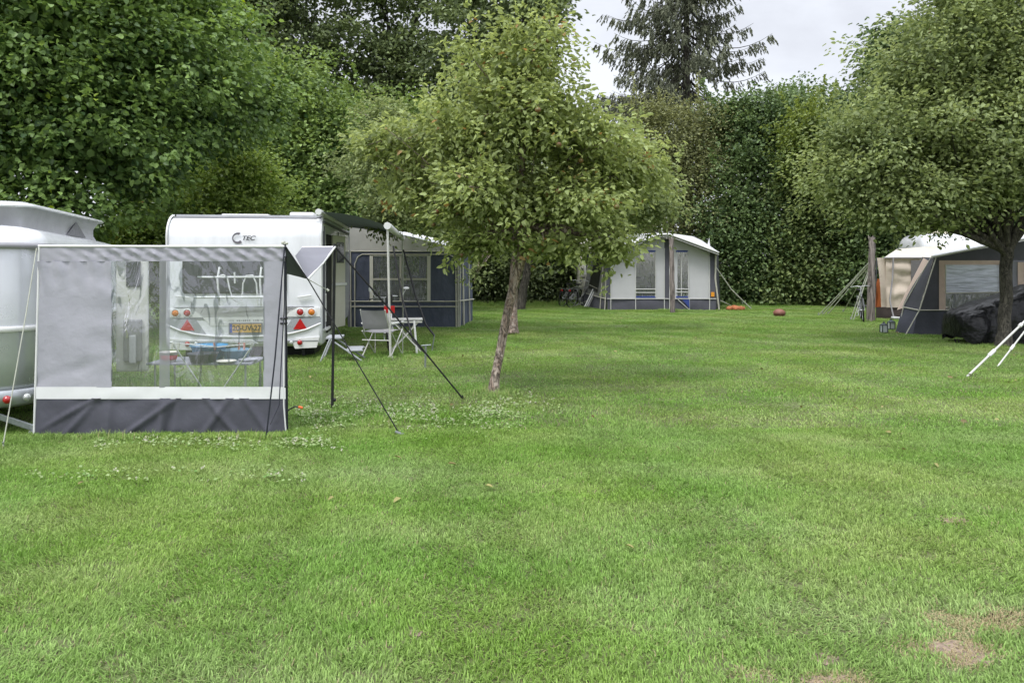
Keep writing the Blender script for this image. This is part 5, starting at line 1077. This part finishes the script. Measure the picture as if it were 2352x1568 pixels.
for i, (px, py, x0, lab) in enumerate([(1880, 724, 1996, 'outermost left guy rope fanning from the weathered post'), (1890, 722, 1996, 'second guy rope from the left fanning from the weathered post'), (1902, 721, 1998, 'third guy rope from the left fanning from the weathered post'), (1937, 716, 1999, 'short steep guy rope left of the two that end nearest the post'), (1954, 735, 1999, 'left of the two steep guy ropes ending beside the parked bicycle'), (1960, 737, 2001, 'right of the two steep guy ropes ending beside the parked bicycle')]):
    g_ = G(px, py); rope(lab, [P(x0, 603+i*2, DP), P((x0*.55+px*.45), 603+(py-603)*.46, DP*.55+g_.y*.45), g_], .015, white_cord, 'guy ropes of the weathered post')
bicycle('bicycle', 'grey bicycle with a white lamp leaning against the weathered post', (P(1988, 735, 21.3).x, 21.5, 0), R(158), R(4), mat('frame_grey', (.35, .36, .38), .3, .4, .1, 8), rear_red=False)
b1 = bicycle('bicycle', 'left of the two grey bicycles parked beside the distant white awning', (P(1310, 700, 28.6).x, 29.2, 0), R(-35), R(10), mat('frame_silver', (.4, .4, .4), .3, .5, .1, 8), 'grey bicycles beside the distant awning')
b2 = copy_tree(b1); b2.location = (P(1334, 700, 28).x, 28.7, 0); b2.rotation_euler.z = R(-42); b2['label'] = 'right of the two grey bicycles, nearest the distant white awning'
t_ = thing('folded_chair', 'folded pale camping chair leaning on the left flank of the distant awning', 'chair', GD(1352, 27.9))
m = MB(); 
for k in range(3): m.tube([P(1343+k*4, 704, 27.9+k*.05), P(1362+k*4, 664+k*2, 28.1+k*.05)], .022, 6)
m.build('frame', white_plastic, t_)
m = MB(); m.poly([P(1345, 700, 27.95), P(1352, 702, 27.95), P(1370, 668, 28.15), P(1363, 666, 28.15)], .03, (0, 1, 0)); m.build('seat', seatc, t_)

# orange toy heap and a brown ball on the lawn
o = MB(); q = G(1690, 712)
for dx, dy, r in ((-.28, 0, .10), (-.12, .05, .12), (.05, 0, .13), (.22, -.03, .11), (.33, .03, .08), (.0, .12, .10)): o.ball((q.x+dx*.8, q.y+dy, .06), r, 8, (1.2, 1, .75))
for i, v in enumerate(o.v): v += noise.noise_vector(v*9)*.05; v.z = max(v.z, .005)
o = o.build('crumpled_cloth', mat('orange_cloth', (.48, .17, .07), .8, 0, .4, 6, .4, 14)); tag(o, 'crumpled orange cloth lying on the grass right of the distant awning', 'cloth')
t_ = thing('ball', 'reddish brown half-sunken ball lying alone on the lawn', 'ball', G(1790, 726))
q = G(1790, 726); m = MB(); m.ball((q.x, q.y, .10), .19, 12, (1, 1, .7)); m.build('skin', mat('ball_leather', (.25, .10, .07), .6, 0, .3, 6, .3, 20), t_)
m = MB(); m.torus((q.x, q.y, .085), .192, .006, 'z', 24, 5); m.build('seam', mat('ball_seam', (.10, .04, .03), .7, 0, .1, 6), t_)

# ================================================================== lanterns
lan = mat('lantern_dark', (.06, .08, .09), .5, .3, .2, 10); lgl = mat('lantern_glass', (.62, .66, .68), .2, 0, .1, 8)
def lantern(label, px, py, h):
    q = G(px, py); t_ = thing('lantern', label, 'lantern', q, 0, 'lanterns on the grass'); w_ = h*.52
    m = MB(); m.box((0, 0, h*.05), (w_, w_, h*.1), bev=.01); m.box((0, 0, h*.72), (w_, w_, h*.06), bev=.008)
    for a in (-1, 1):
        for b in (-1, 1): m.box((a*w_*.44, b*w_*.44, h*.4), (w_*.12, w_*.12, h*.62))
    m.build('frame', lan, t_, world=False); m = MB(); m.box((0, 0, h*.4), (w_*.8, w_*.8, h*.56)); m.build('glass', lgl, t_, world=False)
    m = MB(); m.lathe([(w_*.72, h*.74), (w_*.2, h*.9), (w_*.2, h*.96), (.001, h*.98)], (0, 0, 0), 4, 'z', False); m.torus((0, 0, h*.99), h*.07, .006, 'y', 14, 5); m.build('cap', lan, t_, world=False)
lantern('front left lantern on the grass before the dark tent', 2030, 765, .27)
lantern('rear right lantern, half touching the corner of the dark tent', 2047, 757, .27)

# ================================================================== beige tent
BD = 22.4
bt = thing('tent', 'beige canvas tent with an orange inner strip behind the weathered post', 'tent', GD(2075, BD))
def S(px, py, d=0): return P(px, py, BD+d)
m = MB(); m.sheet(S(2036, 706), S(2120, 706), S(2120, 592), S(2034, 592), 14, 20, lambda u, v: .03*math.sin(v*24+u*2.5+2*noise.noise(Vector((u*3, v*3, 0))))*min(1, 5*u), .05, 2.2)
m.sheet(S(2120, 706), S(2180, 706), S(2180, 592), S(2120, 592), 5, 8, None, .02, 1.5); m.build('front_panel', beige, bt)
m = MB(); m.sheet(S(2024, 706), S(2040, 706, .05), S(2036, 592, .05), S(2014, 592), 6, 16, lambda u, v: .03*math.sin(u*20+v*3), .03, 1.5); m.build('gathered_flap', beige, bt)
m = MB(); m.sheet(S(2010, 706, .5), S(2027, 706, .15), S(2024, 640, .15), S(2014, 640, .5), 5, 8, None, .03, 2); m.build('orange_inner', mat('orange_canvas', (.40, .10, .02), .8, 0, .2, 4), bt)
m = MB(); m.sheet(S(2010, 704, 1.8), S(2012, 706, .4), S(2016, 592, .4), S(2012, 592, 1.8), 5, 8, None, .02, 2); m.build('side_wall', fab_d, bt)
m = MB(); m.sheet(S(2012, 733), S(2180, 733), S(2180, 705), S(2012, 705), 26, 5, None, .05, 2); m.build('skirt', mat('brown_black_skirt', (.06, .045, .04), .8, 0, .3, 4), bt)
m = MB(); m.poly([S(2093, 598, -.05), S(2140, 598, -.05), S(2140, 670, -.05), S(2093, 670, -.05)], .02, (0, 1, 0)); m.build('mesh_window', mat('mesh_window', (.17, .16, .16), .8, 0, .2, 20), bt)
m = MB(); m.sheet(S(2030, 592, -.05), S(2200, 592, -.05), P(2210, 560, BD+1.8), P(2060, 572, BD+1.4), 14, 8, None, .02, 1.2); m.build('roof', mat('beige_roof', (.72, .68, .60), .8, 0, .1, 3, trans=.2), bt)
m = MB(); wire(m, [S(2052, 592, -.08), S(2050, 640, -.1), S(2044, 690, -.3), S(2054, 735, -.5)], .025); wire(m, [S(2030, 592, -.06), S(2200, 592, -.06)], .022); m.build('pole', mat('grey_pole', (.3, .29, .3), .5, .2, .1, 8), bt)
o = MB(); q = S(2068, 730, -.5); o.box((q.x, q.y, .05), (.42, .25, .07), Matrix.Rotation(R(4), 3, 'Y'), .03)
for i, v in enumerate(o.v): v += noise.noise_vector(v*8)*.02
o = o.build('white_bag', fab_w); tag(o, 'white bag lying at the foot of the beige tent pole', 'bag')

# white caravan behind both tents
c5 = thing('caravan', 'white caravan whose domed roof shows above the dark tent at the right', 'caravan', (P(2290, 600, 25.5).x, 25, 0), R(-4))
prof_body([(.0, .5), (-.05, .9), (-.05, 2.2)] + arc(.45, 2.2, .5, 178, 95, 6) + arc(1.7, 2.2, .5, 85, 10, 6) + [(2.2, .9), (2.0, .5)], -2.7, 2.5, .35, 5).build('body', white_gel, c5, world=False)
m = MB(); m.box((-1.5, .9, 2.72), (1.3, 1.0, .16), bev=.06); m.build('roof_box', mat('cream_box', (.66, .60, .47), .5, 0, .1, 4), c5, world=False)
m = MB(); m.box((.6, -.07, 1.6), (1.4, .03, .6), bev=.01); m.build('window', dgrey_win, c5, world=False)
m = MB(); m.torus((0, .2, .33), .24, .08, 'y', 20, 8); m.box((0, 1, .42), (4, 1.8, .1)); m.build('running_gear', rubber, c5, world=False)

# ================================================================== dark trailer tent with peach trimmed window
TD = 17.2
tt = thing('trailer_tent', 'charcoal trailer tent with a peach bordered window and splayed left corner', 'tent', GD(2230, TD))
def U(px, py, d=0): return P(px, py, TD+d)
chc = mat('tent_charcoal', (.085, .085, .10), .8, 0, .15, 3, .25, 7, dist=.02)
def topy(x): return np.interp(x, [2140, 2300, 2480], [592, 562, 530])
m = MB()
for x0, x1, y0, y1 in ((2150, 2158, None, 712), (2158, 2450, None, 598)):
    m.sheet(U(x0, y1), U(x1, y1), U(x1, topy(x1) if y0 is None else y0), U(x0, topy(x0)), 12, 8, None, .012, 1.2)
m.sheet(U(2110, 712), U(2158, 712), U(2150, 592), U(2145, 592), 6, 12, None, .015, 1.2); m.build('front_wall', chc, tt)
m = MB(); m.sheet(U(2096, 769, -.05), U(2450, 769, -.05), U(2450, 712), U(2108, 712), 34, 7, None, .04, 1.8); m.sheet(U(2056, 764, .5), U(2096, 769, -.05), U(2108, 712), U(2074, 705, .45), 8, 6, None, .04, 2); m.build('skirt', mat('skirt_slate', (.085, .088, .115), .8, 0, .2, 3, .3, 8, dist=.03), tt)
m = MB(); m.sheet(U(2074, 705, .45), U(2110, 712), U(2145, 592), U(2138, 592, .3), 6, 12, None, .02, 1.2); m.sheet(P(2068, 706, TD+1.6), U(2074, 705, .45), U(2138, 592, .3), P(2118, 590, TD+1.8), 4, 8, None, .02, 1.2); m.build('splayed_corner', chc, tt)
m = MB(); m.sheet(P(2060, 712, TD+1.2), U(2078, 706, .42), U(2134, 600, .28), P(2121, 592, TD+1.2), 3, 8, None, .01, 1.2); m.build('peach_flank', peach, tt)
def strips2(rects, name, mt, d=0, amp=.012): return strips(rects, name, mt, tt, TD+d, amp)
strips2([(2157, 2172, 598, 712), (2172, 2300, 598, 608), (2296, 2320, 608, 712), (2338, 2352, 602, 712)], 'window_border', peach, -.02)
strips2([(2172, 2296, 608, 672)], 'upper_window', mat('silver_curtain', (.74, .78, .88), .35, .05, .35, 6, .9, 4, stretch=(.35, 1, 2.2), dist=.06), -.015, .03)
strips2([(2172, 2296, 674, 712)], 'lower_window', clear_far, -.01, .01)
strips2([(2320, 2338, 600, 712), (2352, 2450, 598, 712)], 'side_panel', fab_grey, -.005)
m = MB(); m.poly([U(2190, 672, .5), U(2300, 672, .5), U(2300, 705, .5), U(2186, 705, .5)], .3, (0, 1, 0)); m.build('stored_box', white_plastic, tt)
m = MB()
for pts in ([(2172, 607), (2172, 673), (2296, 671), (2296, 605)], [(2109, 712), (2450, 712)], [(2150, 592), (2112, 712), (2080, 769)]):
    wire(m, [U(x, y, -.05) for x, y in pts], .014)
wire(m, [U(2074, 705, .42), U(2109, 712, -.03)], .016); wire(m, [U(2138, 592, .27), U(2076, 700, .40), U(2064, 764, .4)], .014)
m.build('piping', cream_strip, tt)
m = MB(); m.sheet(U(2140, 590, -.05), U(2480, 527, -.05), P(2460, 505, TD+4.5), P(2150, 570, TD+4.0), 10, 6, None, .02, 1); m.build('roof', fab_w, tt)
m = MB(); wire(m, [U(2140, 590, -.06), U(2300, 559, -.06), U(2480, 527, -.06)], .03); m.build('eave_piping', MATS['white_piping'], tt)

# ================================================================== black tarpaulin over garden gear
tp = thing('tarpaulin', 'black plastic tarpaulin draped over a bulky load behind the right trunk', 'tarpaulin', G(2300, 798))
xs = np.linspace(2200, 2480, 60); TB = 15.2
tops = np.interp(xs-22, [2178, 2186, 2205, 2245, 2280, 2350, 2400, 2460], [722, 712, 706, 690, 681, 655, 636, 640])
bots = np.interp(xs-22, [2178, 2190, 2200, 2230, 2240, 2275, 2340, 2400, 2460], [772, 784, 786, 784, 777, 788, 790, 786, 780])
m = MB(); n = len(xs); K = 22; vs = []
for i, x in enumerate(xs):
    zt_, zb = P(0, tops[i], TB+.3).z, max(.02, P(0, bots[i], TB).z); w_ = .55*min(1, .35+((i)/8)**.6)
    for k in range(K):
        a = k/(K-1); ang = math.pi*a; yy = -w_*math.copysign(abs(math.cos(ang))**.55, math.cos(ang)); zz_ = zb+(zt_-zb)*abs(math.sin(ang))**.5
        X = (x-CX)*TB/F; p_ = Vector((X, TB+.25+yy, zz_))
        cr_ = noise.noise(p_*2.2)*.10+abs(noise.noise(p_*4.5+Vector((3, 1, 7))))*.10+noise.noise(Vector((p_.x*9, p_.y*9, p_.z*3)))*.03
        p_ += Vector((.25*cr_, cr_*(-1 if a < .5 else 1), -abs(cr_)*.5 if a > .1 and a < .9 else noise.noise(p_*6)*.08)); vs.append(p_)
fs_ = [[i*K+k, i*K+k+1, (i+1)*K+k+1, (i+1)*K+k] for i in range(n-1) for k in range(K-1)]
fs_.append([k for k in range(K)]); m.add(vs, fs_, True)
m.build('sheet', mat('black_tarp', (.008, .008, .010), .32, 0, .3, 3, .9, 6, dist=.05, spec=.35), tp)
for px in (2193, 2200, 2222, 2228, 2270, 2385):
    m = MB(); g_ = G(px+8, 800); m.tube([P(px, 778, TB), P(px+3, 788, TB), Vector(((px+9-CX)*TB/F, TB, 0))], .014, 6); m.build('leg', black_pl, tp)
m = MB(); m.box((P(2375, 790, 15.6).x, 15.6, .16), (1.1, .3, .12), bev=.03); m.build('red_base', mat('rusty_red', (.16, .035, .02), .7, 0, .4, 8), tp)
# slack pale sheet folded over the top of the load
for lab, a, b, mid, th in [('long pale tent strut slanting to the grass, nearer the camera, at the right edge', (2400, 693), (2221, 865), (2272, 816), .016), ('shorter pale tent strut beside the long one at the right edge', (2400, 700), (2290, 843), (2330, 800), .013)]:
    e_ = G(*b); D_ = e_.y; t_ = thing('guy_strut', lab, 'strut', e_)
    m = MB(); m.tube([P(a[0], a[1], D_+.6), e_+Vector((0, 0, .0))], th, 8); m.build('tube', alu_w, t_)
    m = MB(); u_ = e_.lerp(P(a[0], a[1], D_+.6), .27); v_ = e_.lerp(P(a[0], a[1], D_+.6), .34); m.tube([u_, v_], th*1.7, 8); m.tube([e_.lerp(P(a[0], a[1], D_+.6), .66), e_.lerp(P(a[0], a[1], D_+.6), .69)], th*1.7, 8); m.build('joint', white_plastic, t_)
